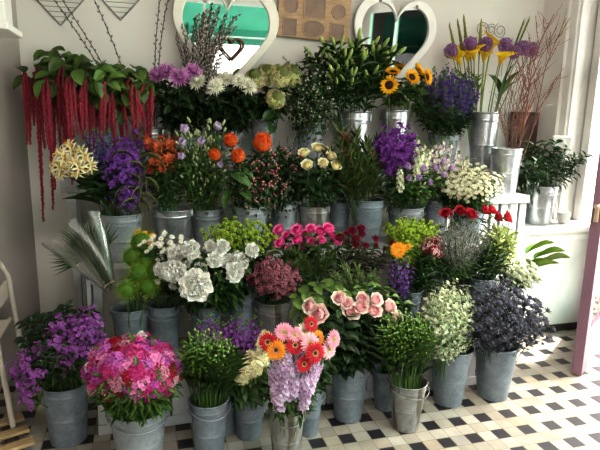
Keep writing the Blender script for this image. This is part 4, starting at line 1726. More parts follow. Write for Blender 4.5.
DKF = k_foliage((.012, .035, .010), (.03, .07, .02), .085, .04, 26, .25, .97, .45, LF_BIG)
bunch(bk['A2b'], 'dark_leafy_stem', 'greenery', DKF, disc(184, 103, 26, 22, 12, .14, 1), 'dark leafy stem under the purple chrysanthemums, top shelf', 'dark stems under the purple chrysanthemums')
bunch(bk['A3'], 'dark_leafy_stem', 'greenery', DKF, disc(228, 105, 26, 20, 12, .14, 2), 'dark leafy stem under the white chrysanthemums, top shelf', 'dark stems under the white chrysanthemums')
bunch(bk['A4'], 'green_hydrangea', 'flower', k_hydrangea, [(255, 76, -.14), (268, 71, -.1), (282, 73, -.18), (277, 97, -.24), (294, 72, -.1)], '', 'greenish cream hydrangeas', ordinal='greenish cream hydrangeas on the top shelf')
bunch(bk['A4'], 'dark_leafy_stem', 'greenery', DKF, disc(262, 103, 20, 14, 8, .1, 2), 'dark leafy stem under the hydrangeas, top shelf', 'dark stems under the hydrangeas')
bunch(bk['A5'], 'small_leaved_stem', 'greenery', k_foliage((.02, .055, .012), (.06, .13, .03), .036, .018, 22, .3, 1, .5, None, 11, .22, (3, .006, (.5, .5, .4), (.6, .6, .5), 'blossom', FL5, .012)), disc(312, 92, 26, 34, 18, .14, 1), 'bushy small-leaved green stem left of the lilies, top shelf', 'small-leaved greenery by the lilies')
bunch(bk['A6'], 'budded_lily', 'flower', k_lily, [(316, 58), (328, 52), (337, 50, -.05), (344, 62, -.12), (350, 53, .02), (357, 46, -.03), (361, 62, -.14), (368, 52), (378, 52, -.06), (384, 58, .02), (391, 57), (350, 78, -.2), (372, 76, -.16), (334, 76, -.14)], 'lily stem with closed green buds and narrow leaves, top shelf', 'budded lilies', 4, fan=.6)
bunch(bk['A7'], 'sunflower', 'flower', None, [(389, 85, -.16), (393, 72, -.02), (412, 77, -.12), (419, 70, -.02), (427, 77, -.1)], '', 'sunflowers', individual=[k_sunflower(.068, 1.15), k_sunflower(.062, .3), k_sunflower(.064, .8), k_sunflower(.062, .7), k_sunflower(.064, 1.0)],
      labels=['sunflower facing forward with dark centre, lowest of the sunflowers', 'flat upward-facing sunflower above the lowest one', 'half-turned sunflower, third from the left', 'tilted sunflower, second from the right', 'rightmost sunflower with drooping edge petals'])
bunch(bk['A7'], 'sunflower_greenery', 'greenery', k_foliage((.03, .08, .015), (.08, .16, .035), .075, .05, 16, .4, .97, .35, LF_BIG), disc(403, 92, 26, 12, 8, .1, 3), 'broad-leaved green stem among the sunflowers', 'leaves among the sunflowers')
bunch(bk['A8'], 'violet_larkspur', 'flower', k_spire((.045, .03, .14), (.17, .11, .36), (.22, .10, .34), .014, (.6, 1), 44, .024, (.012, .04, .012), (.035, .085, .025), 34, .075, .02, side=2), disc(458, 84, 30, 20, 20, .14, 2) + [(434, 66, 0), (440, 74, -.03), (446, 70, 0)], 'violet blue leafy flower spire in the bushy bunch, top shelf right', 'violet blue spires', 4)
bunch(bk['A8'], 'dark_bushy_stem', 'greenery', k_foliage((.015, .05, .012), (.045, .11, .03), .06, .022, 40, .2, 1, .5), disc(448, 108, 30, 18, 16, .18, 1), 'dark bushy green stem below the violet spires', 'dark greenery under the violet spires')
bunch(bk['A9'], 'yellow_calla', 'flower', k_calla, [(459, 61, 0), (468, 58, .03), (474, 56, -.03), (484, 58, -.01), (491, 47, .05), (501, 61, -.10)], '', 'yellow calla lilies', ordinal='yellow calla lilies')
bunch(bk['A9'], 'purple_allium', 'flower', k_allium, [(451, 51, .02), (470, 44, .0), (486, 44, -.02), (505, 45, -.02), (514, 52, -.06), (523, 48, .0), (532, 50, .05)], '', 'purple alliums', ordinal='round purple alliums')
bunch(bk['A9'], 'green_spear', 'flower', k_spear, [(450, 28, .05), (458, 24, .06), (464, 20, .08), (481, 24, .08), (523, 24, .08), (528, 22, .06)], '', 'closed green spikes', ordinal='closed green spikes standing above the alliums')
bunch(bk['A10'], 'bare_branch', 'branch', k_twig, [(554, 14, .1), (570, 18, .05), (538, 40, .1), (556, 34, .05), (528, 58, .1), (520, 70, 0), (541, 62, 0), (534, 78, .05), (512, 76, .05), (526, 92, 0)], 'bare reddish budded branch in the bucket on the crate', 'bare reddish branches', 5)
bunch(bk['A11'], 'leafy_sprig', 'greenery', k_foliage((.015, .05, .015), (.06, .13, .045), .062, .021, 22, .35, 1, .55, LF_LANCE, 3, .22), [(505, 162, -.02), (513, 155, 0), (520, 150, -.05), (528, 146, .05), (535, 144, 0), (545, 145, -.05), (555, 148, 0), (565, 150, .03), (574, 157, 0), (580, 160, -.05), (524, 163, -.15), (538, 160, -.15), (550, 164, -.12), (515, 172, -.1), (566, 162, -.1), (540, 172, -.16), (530, 177, -.12), (552, 176, -.1)], 'sprig of glossy dark green leaves on the window sill', 'leafy sprigs on the sill')

# ---------------- third row
bunch(bk['B1'], 'violet_statice', 'flower', k_statice((.10, .03, .22), (.28, .09, .46), .07, 7, 15, .0085), disc(126, 163, 18, 22, 13, .13, 1) + [(132, 190, -.12), (118, 180, -.14), (125, 196, -.13)], 'violet statice stem beside the cream nerines, left end', 'violet statice at the left end', 4)
bunch(bk['B1'], 'blue_larkspur', 'flower', k_spire((.05, .03, .18), (.14, .09, .33), (.18, .1, .4), .012, (.7, 1), 34, .018), [(84, 130, .05), (92, 126, .06), (101, 130, .04), (109, 128, .05), (118, 131, .06), (97, 138, 0), (140, 132, .05)], 'blue violet larkspur spire standing above the statice, left end', 'blue larkspur at the left end')
bunch(bk['B1'], 'cream_nerine', 'flower', k_cream_nerine, [(63, 168, -.05), (66, 157, -.03), (75, 151, 0), (85, 156, -.04), (90, 165, -.07), (78, 167, -.12)], '', 'cream nerines', 3, ordinal='cream and yellow nerines at the left end', back=.9)
bunch(bk['B1'], 'broad_leaf_stem', 'greenery', k_foliage((.012, .05, .012), (.04, .10, .025), .13, .03, 12, .4, 1, .9, LF_LANCE), [(95, 182, -.05), (103, 176, -.05), (88, 180, 0), (112, 180, -.1), (105, 190, -.1)], 'dark strap-leaved stem below the cream nerines', 'dark leaves below the nerines')
bunch(bk['B1'], 'striped_blade_shoot', 'greenery', k_blade((.17, .23, .06), (.0, .0, .0), .012, 2.2, 9, (.42, .42, .22)), [(140, 158, -.12), (146, 164, -.14), (143, 178, -.16)], 'arching shoot of cream striped blades right of the statice', 'cream striped blades')
bunch(bk['B2'], 'orange_alstroemeria', 'flower', k_alstro, disc(163, 156, 14, 19, 9, .13, 2), 'orange red alstroemeria stem left of the lilac lisianthus', 'orange alstroemeria', 4)
bunch(bk['B2'], 'green_sprig', 'greenery', k_foliage((.02, .06, .015), (.07, .15, .04), .07, .016, 26, .3, 1, .6), disc(166, 168, 18, 26, 15, .12, 3), 'narrow-leaved green stem under the orange alstroemeria', 'greenery under the alstroemeria')
bunch(bk['B3'], 'lilac_lisianthus', 'flower', k_lisianthus((.54, .42, .68), (.76, .64, .86), .041, 1, 4), [(186, 132, -.16), (184, 145, -.2), (201, 144, -.22), (183, 158, -.23), (216, 130, -.12), (219, 166, -.24)], '', 'lilac lisianthus on the left', ordinal='lilac lisianthus beside the orange pincushions')
bunch(bk['B3'], 'lisianthus_bud_stem', 'flower', k_lisianthus((.45, .5, .3), (.55, .56, .4), .014, 1, 8, (.03, .08, .02)), disc(201, 160, 22, 30, 16, .13, 1), 'lisianthus stem with pale green buds only, left of the pincushions', 'budded lisianthus stems')
bunch(bk['B4'], 'orange_pincushion', 'flower', None, [(215, 155, -.18), (231, 141, -.08), (238, 156, -.2), (262, 143, -.14)], '', 'orange pincushions', individual=[k_pincushion(.045), k_pincushion(.056), k_pincushion(.054), k_pincushion(.074)], ordinal='orange pincushion flowers')
bunch(bk['B4'], 'berry_stem', 'flower', k_foliage((.015, .05, .012), (.05, .11, .03), .045, .024, 18, .3, 1, .5, None, 4, .18, (5, .0058, (.42, .10, .12), (.62, .28, .28), 'berries', BALL2, .014)), disc(262, 160, 34, 14, 14, .12, 2) + disc(255, 182, 26, 14, 8, .12, 1), 'green stem with clusters of small pink berries by the pincushions', 'pink berry stems')
bunch(bk['B4'], 'large_leaf_stem', 'greenery', k_foliage((.05, .13, .03), (.10, .22, .05), .13, .062, 4, .75, 1, .1, LF_BIG), [(230, 172, -.16), (238, 168, -.13)], 'stem of large broad green leaves below the pincushions', 'large leaves below the pincushions')
bunch(bk['B5'], 'dark_shrub_stem', 'greenery', k_foliage((.012, .04, .010), (.035, .08, .022), .045, .022, 24, .3, 1, .5, None, 6, .18), disc(283, 168, 22, 26, 14, .12, 2), 'dark green shrub stem between the pincushions and cream roses', 'dark shrub stems')
bunch(bk['B5'], 'purple_spike', 'flower', k_spire((.08, .03, .13), (.18, .08, .26), None, .009, (.6, 1), 30, .012), [(288, 136, .05), (296, 132, .06), (302, 138, .05), (279, 140, .06)], 'small dull purple spike above the dark shrub stems', 'dull purple spikes')
ROSE_C = dict(cin=(.78, .64, .27), cout=(.84, .76, .46), edge=(.88, .84, .66))
bunch(bk['B6'], 'cream_rose', 'flower', k_rose((.80, .66, .28), (.86, .78, .46), (.90, .88, .68), .035), [(304, 153, -.08), (307, 165, -.16), (318, 148, -.04), (323, 163, -.16), (331, 156, -.1), (336, 166, -.14), (326, 150, 0)], '', 'cream yellow roses', ordinal='cream yellow roses')
bunch(bk['B6'], 'rose_leaf_stem', 'greenery', k_foliage((.012, .045, .012), (.04, .09, .025), .07, .04, 16, .4, 1, .4, LF_BIG), disc(318, 184, 24, 14, 10, .12, 1), 'dark broad-leaved stem below the cream roses', 'leaves below the cream roses')
bunch(bk['B6b'], 'dark_leafy_stem', 'greenery', k_foliage((.015, .05, .012), (.05, .10, .025), .06, .03, 18, .35, 1, .45), disc(345, 180, 12, 14, 7, .1, 1), 'dark leafy stem between the cream roses and the leucadendron', 'dark stems beside the leucadendron')
bunch(bk['B7'], 'leucadendron_stem', 'greenery', k_foliage((.06, .12, .025), (.12, .17, .045), .075, .016, 46, .35, 1, .75, LF_UP, 0), disc(358, 156, 30, 26, 18, .15, 1), 'green leucadendron stem of narrow pointed leaves', 'green leucadendron')
bunch(bk['B7'], 'red_leucadendron', 'greenery', k_foliage((.08, .11, .03), (.26, .08, .04), .07, .016, 34, .4, 1, .85, LF_UP, 0), disc(352, 150, 28, 18, 4, .14, 2), 'leucadendron stem with red-tipped pointed leaves', 'red-tipped leucadendron')
bunch(bk['B8'], 'purple_statice', 'flower', k_statice((.10, .02, .18), (.25, .06, .35), .055, 10, 16, .009, t0=.72), disc(396, 144, 20, 14, 17, .13, 1), 'bright purple statice stem under the sunflower bucket', 'bright purple statice', 4)
bunch(bk['B8'], 'white_stock', 'flower', k_spire((.58, .62, .34), (.86, .86, .68), None, .016, (.7, 1), 34, .022), [(418, 136, -.1), (425, 142, -.16), (432, 146, -.1), (422, 152, -.2), (400, 166, -.2)], 'cream green stock spike between purple statice and blush stock', 'cream green stock')
bunch(bk['B8'], 'violet_lisianthus', 'flower', k_lisianthus((.46, .26, .56), (.70, .50, .80), .038, 1, 2), [(407, 169, -.15), (408, 180, -.17), (417, 179, -.17), (421, 171, -.15), (428, 184, -.17), (433, 170, -.14), (440, 165, -.1), (441, 176, -.12), (448, 170, -.1)], '', 'violet lisianthus', ordinal='violet lisianthus below the purple statice')
bunch(bk['B8'], 'green_sprig', 'greenery', k_foliage((.02, .06, .015), (.06, .13, .04), .075, .016, 26, .3, 1, .6), disc(402, 188, 24, 14, 10, .12, 3), 'narrow-leaved green stem under the purple statice', 'greenery under the purple statice')
bunch(bk['B9'], 'blush_stock', 'flower', k_spire((.66, .56, .52), (.88, .82, .78), (.80, .66, .70), .018, (.55, 1), 40, .024), [(436, 140, .03), (444, 136, .02), (452, 140, .0), (460, 150, -.03), (449, 154, -.1), (440, 154, -.08), (458, 164, -.1), (468, 156, 0)], '', 'blush white stock', ordinal='blush white stock spikes')
bunch(bk['B9'], 'green_sprig', 'greenery', k_foliage((.02, .06, .015), (.06, .13, .04), .07, .018, 24, .3, 1, .6), disc(442, 184, 20, 14, 8, .1, 3), 'narrow-leaved green stem under the blush stock', 'greenery under the blush stock')
CREAM_HEAD = lambda m, F: daisy(m, F, .013, (.72, .70, .52), (.50, .48, .15), 10)
bunch(bk['B10'], 'cream_spray_chrysanthemum', 'flower', k_sprays(CREAM_HEAD, 15, spread=.07, t0=.7, nl=18), disc(471, 184, 29, 16, 28, .18, 1), 'cream spray chrysanthemum stem in the dome above the red roses', 'cream spray chrysanthemums', 4)
bunch(bk['B10'], 'green_sprig', 'greenery', k_foliage(G_DK, G_MD, .05, .022, 22, .3, 1, .5), disc(471, 200, 28, 10, 10, .12, 3), 'small green stem at the base of the cream chrysanthemum dome', 'greenery under the cream dome')

# ---------------- second row
bunch(bk['C0'], 'green_dianthus', 'flower', k_moss(.074), [(126, 290, -.17), (148, 287, -.16), (141, 243, .04), (147, 260, -.04), (139, 273, -.12), (155, 274, -.12), (132, 257, -.02)], '', 'mossy green dianthus balls', ordinal='round mossy green dianthus heads')
bunch(bk['C0'], 'green_sprig', 'greenery', k_foliage(G_DK, G_MD, .05, .012, 24, .3, 1, .6), disc(138, 286, 18, 12, 6, .04, 1), 'thin green sprig under the mossy green heads', 'greenery under the mossy heads')
bunch(bk['C1'], 'orange_daisy', 'flower', k_sprays(lambda m, F: daisy(m, F, .02, (.80, .42, .03), (.35, .14, .01)), 2, spread=.04), [(137, 232, .08), (144, 234, .06), (151, 243, .0), (152, 236, .05)], '', 'small orange daisies', ordinal='small orange daisies above the mossy heads')
bunch(bk['C1'], 'white_daisy', 'flower', k_sprays(lambda m, F: daisy(m, F, .013, (.75, .73, .66), (.55, .42, .06), 10), 7, spread=.06), disc(164, 242, 22, 12, 14, .10, 2), 'small white daisy spray left of the white peonies', 'small white daisies')
PE = [(191, 250, 10.5), (174, 271, 11.5), (176, 255, 9), (162, 270, 8), (157, 279, 6.5), (176, 283, 8), (196, 285, 15.5), (215, 260, 9), (226, 261, 9.5), (234, 272, 12), (222, 247, 9), (251, 251, 9), (240, 262, 9), (210, 246, 7), (236, 256, 6.5), (200, 270, 8), (186, 262, 7)]
bunch(bk['C2'], 'white_peony', 'flower', None, [(u, v, -.05 - .012 * r + U(0, .04)) for u, v, r in PE], '', 'white peonies', individual=[k_ruffle((.97, .94, .76), (1, 1, .95), r * .0048, 90 if r > 7 else 60, ll=.08, lw=.032, tilt=.75, nl=12) for u, v, r in PE], ordinal='white peonies', back=.5)
bunch(bk['C2'], 'peony_bud', 'flower', k_lisianthus((.78, .76, .6), (.86, .84, .74), .014, 1, 0), [(200, 258, -.15), (206, 266, -.16), (215, 274, -.16), (204, 249, -.1), (221, 272, -.17), (185, 244, -.08), (170, 245, -.05), (164, 260, -.05), (245, 245, -.1)], '', 'small white peony buds', ordinal='small round white buds among the peonies')
bunch(bk['C2'], 'peony_leaf_stem', 'greenery', k_foliage((.015, .05, .012), (.05, .11, .03), .085, .028, 18, .35, 1, .4, LF_LANCE), disc(212, 286, 38, 18, 14, .1, 1), 'dark leafy stem under the white peonies', 'leaves under the peonies', back=.6)
GREEN_HEAD = lambda m, F: pom(m, F, .017, (.24, .38, .03), (.46, .58, .08), 18)
bunch(bk['C2b'], 'green_chrysanthemum', 'flower', k_sprays(GREEN_HEAD, 7, spread=.055, t0=.82, nl=22), disc(242, 235, 38, 13, 26, .12, 1), 'lime green pompon chrysanthemum spray behind the white peonies', 'lime green pompon chrysanthemums', 4, dY=.06)
bunch(bk['C5'], 'dusky_sedum', 'flower', k_sprays(lambda m, F: floret_dome(m, F, .018, 16, .0065, BALL2, (.13, .03, .05), (.24, .085, .105), 1.5, .8), 9, spread=.045, t0=.8, nl=8), disc(275, 277, 23, 16, 18, .15, 1), 'dusky red sedum head in the low dome right of the peonies', 'dusky red sedum', 4)
PK = [(320, 231), (332, 235), (321, 240), (311, 229), (305, 235), (337, 241), (280, 243), (287, 236), (297, 230), (279, 230), (297, 240), (289, 249), (303, 246), (312, 242), (328, 228)]
bunch(bk['C4'], 'pink_ranunculus', 'flower', k_rose((.70, .04, .26), (.90, .11, .40), (.93, .22, .50), .030, (.05, .11, .03), (.14, .24, .06), .5, 14), [(u, v, U(-.1, .02)) for u, v in PK], '', 'bright pink ranunculus', 4, ordinal='bright pink ranunculus heads')
bunch(bk['C4'], 'feathery_stem', 'greenery', k_foliage((.05, .10, .025), (.15, .23, .07), .055, .008, 46, .25, 1, .8, LF_UP), disc(310, 258, 34, 16, 14, .12, 3), 'thin feathery green stem under the pink ranunculus', 'feathery stems under the ranunculus')
DR = [(346, 235), (356, 239), (362, 234), (356, 245), (366, 246), (375, 246), (366, 253), (375, 239), (385, 249), (391, 243), (347, 243), (352, 231), (361, 229), (340, 238)]
bunch(bk['C6'], 'dark_red_pompon', 'flower', k_ruffle((.17, .008, .025), (.33, .02, .06), .0235, 30, (.02, .04, .015), (.06, .09, .03), 14, .05, .014), [(u, v, U(-.1, .02)) for u, v in DR], '', 'dark red pompon flowers', 4, ordinal='dark red pompon flowers')
bunch(bk['C6'], 'dark_sprig', 'greenery', k_foliage((.02, .02, .012), (.06, .04, .025), .055, .018, 26, .3, 1, .5), disc(362, 258, 28, 12, 12, .08, 3), 'very dark leafy stem under the dark red pompons', 'dark stems under the red pompons')
bunch(bk['C6'], 'pale_green_needle_stem', 'greenery', k_foliage((.18, .28, .08), (.42, .54, .24), .05, .007, 60, .3, 1, .9, LF_UP), disc(355, 279, 24, 12, 14, .06, 3), 'pale green needle-leaved stem above the pink roses', 'pale needle stems', dY=-.12)


def k_ger(c0, c1, r, eye=(.09, .03, .02), eye2=(.55, .42, .12), tilt=.9):
    def f(L):
        s = Stem(L, .05, .003, (.12, .2, .06))
        F = s.tip(tilt)
        gerbera(s.part('bloom'), F, r, c0, c1, eye, eye2)
        m = M()
        s.part('calyx').add(BALL2, F @ T((0, 0, -r * .12)) @ S(r * .25, r * .25, r * .15), G_MD)
        return s
    return f


bunch(bk['C7'], 'orange_gerbera', 'flower', None, [(398, 250, -.14), (406, 246, -.06)], '', 'orange gerberas by the larkspur', individual=[k_ger((.80, .27, .015), (.92, .40, .03), .045, (.75, .40, .04), (.85, .5, .05)), k_ger((.80, .27, .015), (.92, .40, .03), .034, (.75, .40, .04), (.85, .5, .05), .2)],
      labels=['open orange gerbera above the purple larkspur, second row', 'small side-on orange gerbera tucked right behind the open one'])
bunch(bk['C7'], 'purple_larkspur', 'flower', k_spire((.10, .04, .20), (.20, .10, .33), (.2, .06, .3), .014, (.6, 1), 22, .022, tipgreen=False), disc(399, 266, 14, 16, 8, .08, 2), 'purple larkspur spike under the orange gerbera', 'purple larkspur by the gerbera', dY=-.08)
bunch(bk['C7'], 'lime_lady_mantle', 'flower', k_airy((.20, .32, .03), (.40, .52, .07), .0085, 14, .055, 18, t0=.65), disc(412, 231, 25, 11, 26, .12, 1), 'frothy lime green lady\'s mantle stem above the orange gerbera', 'lime lady\'s mantle', 4, dY=.08)
bunch(bk['C7'], 'red_white_sweet_william', 'flower', k_dome(.045, 34, .0105, FL5, (.16, .01, .03), (.42, .10, .14), [((.14, .008, .02), (.30, .015, .04)), ((.30, .02, .05), (.75, .58, .56))]), [(434, 243, -.1), (440, 240, -.04), (438, 250, -.14), (428, 246, -.06)], '', 'red and white sweet william', ordinal='red and white sweet william heads')
bunch(bk['C7'], 'lance_leaf_stem', 'greenery', k_foliage((.02, .07, .015), (.06, .15, .035), .09, .018, 22, .3, 1, .7, LF_LANCE), disc(426, 268, 14, 18, 9, .1, 3), 'lance-leaved green stem below the red and white sweet william', 'leaves below the red and white heads')
bunch(bk['C9'], 'silver_heather', 'flower', k_heather, disc(466, 236, 26, 14, 36, .18, 1), 'silvery grey heather sprig below the red roses', 'silvery heather', 4, dY=-.12)
bunch(bk['C9'], 'red_rose', 'flower', k_rose((.22, .006, .015), (.40, .012, .03), (.50, .03, .05), .0385, tilt=.55), [(446, 214, .05), (460, 211, .02), (471, 214, -.02), (486, 210, .05), (493, 210, .04), (499, 217, -.03), (508, 217, .02)], '', 'red roses', ordinal='red roses in front of the slatted crate')
bunch(bk['C9'], 'green_sprig', 'greenery', k_foliage((.025, .08, .015), (.08, .18, .04), .06, .02, 24, .3, 1, .5), disc(463, 260, 28, 12, 14, .12, 3), 'bright green leafy stem under the silvery heather', 'greenery under the heather', dY=-.08)
bunch(bk['C10'], 'pale_leaf_stem', 'greenery', k_foliage((.28, .38, .10), (.70, .78, .32), .06, .018, 30, .4, 1, .7, LF_LANCE), disc(503, 244, 16, 18, 18, .1, 1), 'pale yellow green leafy stem right of the heather', 'pale green leafy stems', dY=.06)
bunch(bk['C10'], 'white_astrantia', 'flower', k_sprays(lambda m, F: rays(m, F, 9, .026, .009, .6, (.44, .50, .30), (.78, .80, .64), P_RAY), 9, spread=.05), disc(517, 276, 17, 14, 16, .1, 2), 'white green starry astrantia spray above the sea holly', 'white astrantia', dY=0)
bunch(bk['C10'], 'blade_leaf_stem', 'greenery', k_foliage((.03, .08, .02), (.10, .18, .05), .12, .012, 16, .3, 1, .9, LF_LANCE), disc(490, 262, 14, 14, 10, .08, 1), 'narrow blade-leaved stem in the small bucket by the heather', 'blade leaves by the heather')
bunch(bk['C10'], 'broad_hosta_leaf', 'greenery', k_bigleaf, [(526, 254, .1), (534, 259, .08), (539, 264, .05), (524, 268, .02), (530, 270, -.02)], 'broad green leaf reaching out in front of the white cupboard', 'broad leaves by the cupboard', back=1.0)

# ---------------- floor
STAT = k_statice((.18, .04, .22), (.37, .12, .42), .045, 5, 13, .0085, t0=.8)
bunch(bk['D1'], 'mauve_statice', 'flower', STAT, disc(68, 342, 36, 26, 9, .14, 1) + [(92, 318, -.06), (82, 330, -.1), (72, 322, 0), (100, 335, -.04)], 'mauve statice stem in the bucket at far left', 'mauve statice at far left', 4)
bunch(bk['D1'], 'drooping_statice', 'flower', STAT, [(14, 372, -.04), (24, 362, -.1), (22, 382, -.12), (32, 374, -.15), (26, 398, -.16)], 'mauve statice stem drooping low over the left edge of its bucket', 'drooping mauve statice', back=1.2)
bunch(bk['D1'], 'dark_leaf_sprig', 'greenery', k_foliage((.010, .030, .010), (.025, .06, .02), .06, .03, 22, .4, 1, .4, LF_OV, 4), [(32, 326, .1), (42, 318, .12), (52, 314, .12), (62, 312, .14), (74, 314, .12), (85, 312, .14), (38, 334, .06), (56, 326, .08), (70, 326, .1), (28, 340, .05)], 'very dark leafy sprig behind the mauve statice', 'dark sprigs behind the mauve statice')
bunch(bk['D1'], 'green_sprig', 'greenery', k_foliage((.03, .08, .02), (.08, .15, .05), .06, .014, 26, .3, 1, .7), disc(60, 356, 36, 24, 20, .14, 2), 'light green stem among the mauve statice', 'greenery among the mauve statice')
SW = [((.36, .015, .12), (.62, .06, .26)), ((.55, .10, .32), (.74, .30, .52)), ((.42, .05, .36), (.62, .20, .56)), ((.26, .006, .02), (.42, .015, .035)), ((.48, .03, .18), (.70, .45, .52)), ((.38, .02, .12), (.62, .08, .28)), ((.34, .03, .28), (.58, .12, .44))]
SWN = ['crimson pink', 'soft pink', 'violet pink', 'deep red', 'pink and white', 'magenta', 'purple']
dsc = disc(133, 369, 50, 31, 56, .22, 1)
for i, (c, nm) in enumerate(zip(SW, SWN)):
    bunch(bk['D2'], 'sweet_william', 'flower', k_dome(.038, 26, .0150, FL5, c[0], c[1], None, nl=22), dsc[i::7], f'{nm} sweet william head in the mixed bunch on the floor', f'{nm} sweet william', 2)
bunch(bk['D2'], 'white_sweet_william', 'flower', k_dome(.02, 14, .0115, FL5, (.7, .6, .6), (.84, .80, .78)), [(106, 371, -.2), (88, 366, -.1), (142, 336, 0), (120, 378, -.22), (128, 352, -.12)], '', 'white sweet william', ordinal='small white sweet william heads in the mixed bunch')
bunch(bk['D2'], 'green_sprig', 'greenery', k_foliage((.025, .07, .02), (.07, .14, .035), .06, .013, 28, .3, 1, .8), disc(136, 386, 36, 14, 10, .12, 2), 'narrow-leaved green stem below the sweet william heads', 'greenery under the sweet william')
bunch(bk['D3'], 'slim_budded_stem', 'flower', k_budded((.10, .20, .035), (.17, .29, .05), (.42, .46, .24), 5), disc(209, 351, 30, 14, 42, .13, 1), 'slim green stalk with loose buds right of the sweet william', 'slim budded stems on the left', 5)
bunch(bk['D3b'], 'purple_stock', 'flower', k_spire((.16, .03, .22), (.32, .10, .40), None, .014, (.65, 1), 34, .02), [(198, 320, -.06), (208, 313, -.02), (216, 319, -.04), (224, 322, -.06), (232, 316, -.02), (240, 313, -.02), (248, 320, -.05), (256, 315, -.02), (262, 322, -.05), (213, 328, -.08), (238, 326, -.08)], '', 'purple stock', 4, ordinal='purple stock spikes below the white peonies')
bunch(bk['D4'], 'cream_stock', 'flower', k_dome(.036, 34, .0155, FL5, (.66, .58, .30), (.88, .82, .58), None, (.04, .09, .02), (.12, .2, .05), 14, .06, .022, (.2, .25, .08), .8, .7), [(240, 366, -.08), (248, 372, -.14), (256, 369, -.14), (262, 360, -.08), (252, 358, -.04), (243, 376, -.15), (266, 348, -.02), (268, 338, .02)], '', 'cream stock', ordinal='cream stock spikes left of the gerberas')
bunch(bk['D4'], 'soft_leaf_stem', 'greenery', k_foliage((.03, .075, .018), (.09, .17, .045), .075, .03, 20, .3, 1, .4, LF_OV), disc(246, 385, 24, 16, 12, .12, 3), 'soft green leafy stem under the cream stock', 'leaves under the cream stock')
GB = [(284, 332, 'pink', 8), (304, 331, 'cream white', 7), (311, 324, 'red', 7), (276, 350, 'orange', 8.5), (268, 342, 'red', 8), (295, 335, 'pink', 7), (295, 345, 'red', 8), (310, 343, 'pale pink', 8.5), (318, 338, 'orange', 7), (315, 353, 'red', 9), (329, 349, 'pale pink', 9), (334, 339, 'pink', 8), (304, 364, 'red', 7)]
GC = {'pink': ((.72, .25, .38), (.82, .42, .52)), 'cream white': ((.80, .72, .60), (.86, .82, .74)), 'red': ((.36, .008, .02), (.58, .02, .04)), 'orange': ((.78, .24, .02), (.88, .36, .04)), 'pale pink': ((.76, .36, .44), (.84, .52, .57))}
GL = ['pink gerbera at the top left of the gerbera cluster', 'cream white gerbera with pale centre at the top of the cluster', 'topmost red gerbera, just right above the cream one', 'orange gerbera with dark centre at the left of the cluster', 'leftmost red gerbera, above the orange one', 'pink gerbera between the pink top left one and the cream one', 'red gerbera in the middle of the cluster, beside the orange one', 'pale pink gerbera in the middle of the cluster', 'orange gerbera half hidden behind the pale pink one', 'large red gerbera at the right of the cluster', 'pale pink gerbera at the lower right of the cluster', 'rightmost pink gerbera of the cluster', 'lowest red gerbera, between the lilac stocks']
bunch(bk['D5'], 'gerbera', 'flower', None, [(u, v, -.10 - .02 * (v - 330) / 30 * 3 + U(-.03, .03)) for u, v, c, r in GB], '', 'mixed gerberas', individual=[k_ger(*GC[c], r * .0052, *(((.30, .26, .10), (.6, .5, .25)) if c == 'cream white' else ((.05, .02, .015), (.5, .25, .12)) if c in ('orange', 'red') else ((.35, .28, .1), (.7, .5, .3)))) for u, v, c, r in GB], labels=GL)
bunch(bk['D5'], 'lilac_stock', 'flower', k_spire((.46, .30, .50), (.70, .52, .70), (.80, .66, .76), .0165, (.74, 1), 36, .023, tipgreen=False), [(272, 366, -.10), (281, 362, -.13), (290, 366, -.15), (274, 382, -.15), (284, 380, -.18), (296, 378, -.18), (278, 354, -.12), (287, 352, -.14), (300, 350, -.12), (318, 356, -.12), (306, 376, -.17), (316, 370, -.15), (310, 362, -.12), (322, 362, -.1), (300, 356, -.12), (278, 394, -.18), (310, 390, -.18)], '', 'lilac stock', 4, ordinal='lilac stock spikes below the gerberas')
bunch(bk['D5'], 'soft_leaf_stem', 'greenery', k_foliage((.03, .075, .018), (.09, .17, .045), .06, .02, 22, .3, 1, .5, LF_OV), disc(290, 394, 24, 10, 12, .12, 3), 'soft green leafy stem below the lilac stock', 'leaves below the lilac stock')
bunch(bk['D5b'], 'dark_leafy_stem', 'greenery', k_foliage((.015, .05, .012), (.05, .10, .025), .06, .028, 18, .35, 1, .45), disc(320, 360, 14, 18, 8, .08, 3), 'dark leafy stem between the gerberas and the pink roses', 'dark leaves between gerberas and roses')
PR = [(339, 298, 7.5), (310, 306, 8), (319, 314, 10), (362, 299, 8.5), (351, 311, 10), (376, 300, 8.5), (374, 310, 9), (361, 307, 8), (390, 307, 8.5), (397, 319, 9), (347, 303, 7)]
bunch(bk['D6'], 'pink_rose', 'flower', None, [(u, v, -.09 - .02 * (v - 300) / 10 + U(-.02, .02)) for u, v, r in PR], '', 'pale pink roses', individual=[k_rose((.92, .42, .50), (.94, .62, .63), (.95, .86, .76), r * .0047, (.02, .06, .015), (.06, .13, .03), .6, 14) for u, v, r in PR], ordinal='pale pink roses')
bunch(bk['D6'], 'rose_leaf_stem', 'greenery', k_foliage((.08, .18, .04), (.26, .40, .10), .085, .045, 9, .75, 1, .3, LF_BIG), [(306, 291, 0), (316, 283, .04), (328, 287, .03), (334, 282, .05), (352, 290, .04), (372, 290, .05), (385, 286, .06), (393, 294, .02), (404, 303, 0), (342, 290, .02), (296, 296, .0), (366, 286, .07)], 'light green broad-leaved stem rising above the pink roses', 'light leaves above the pink roses')
bunch(bk['D6'], 'dark_rose_leaf_stem', 'greenery', k_foliage((.010, .035, .010), (.035, .08, .02), .075, .042, 18, .4, 1, .4, LF_BIG), disc(350, 335, 36, 26, 20, .14, 1), 'dark green broad-leaved stem below the pink roses', 'dark leaves below the pink roses')
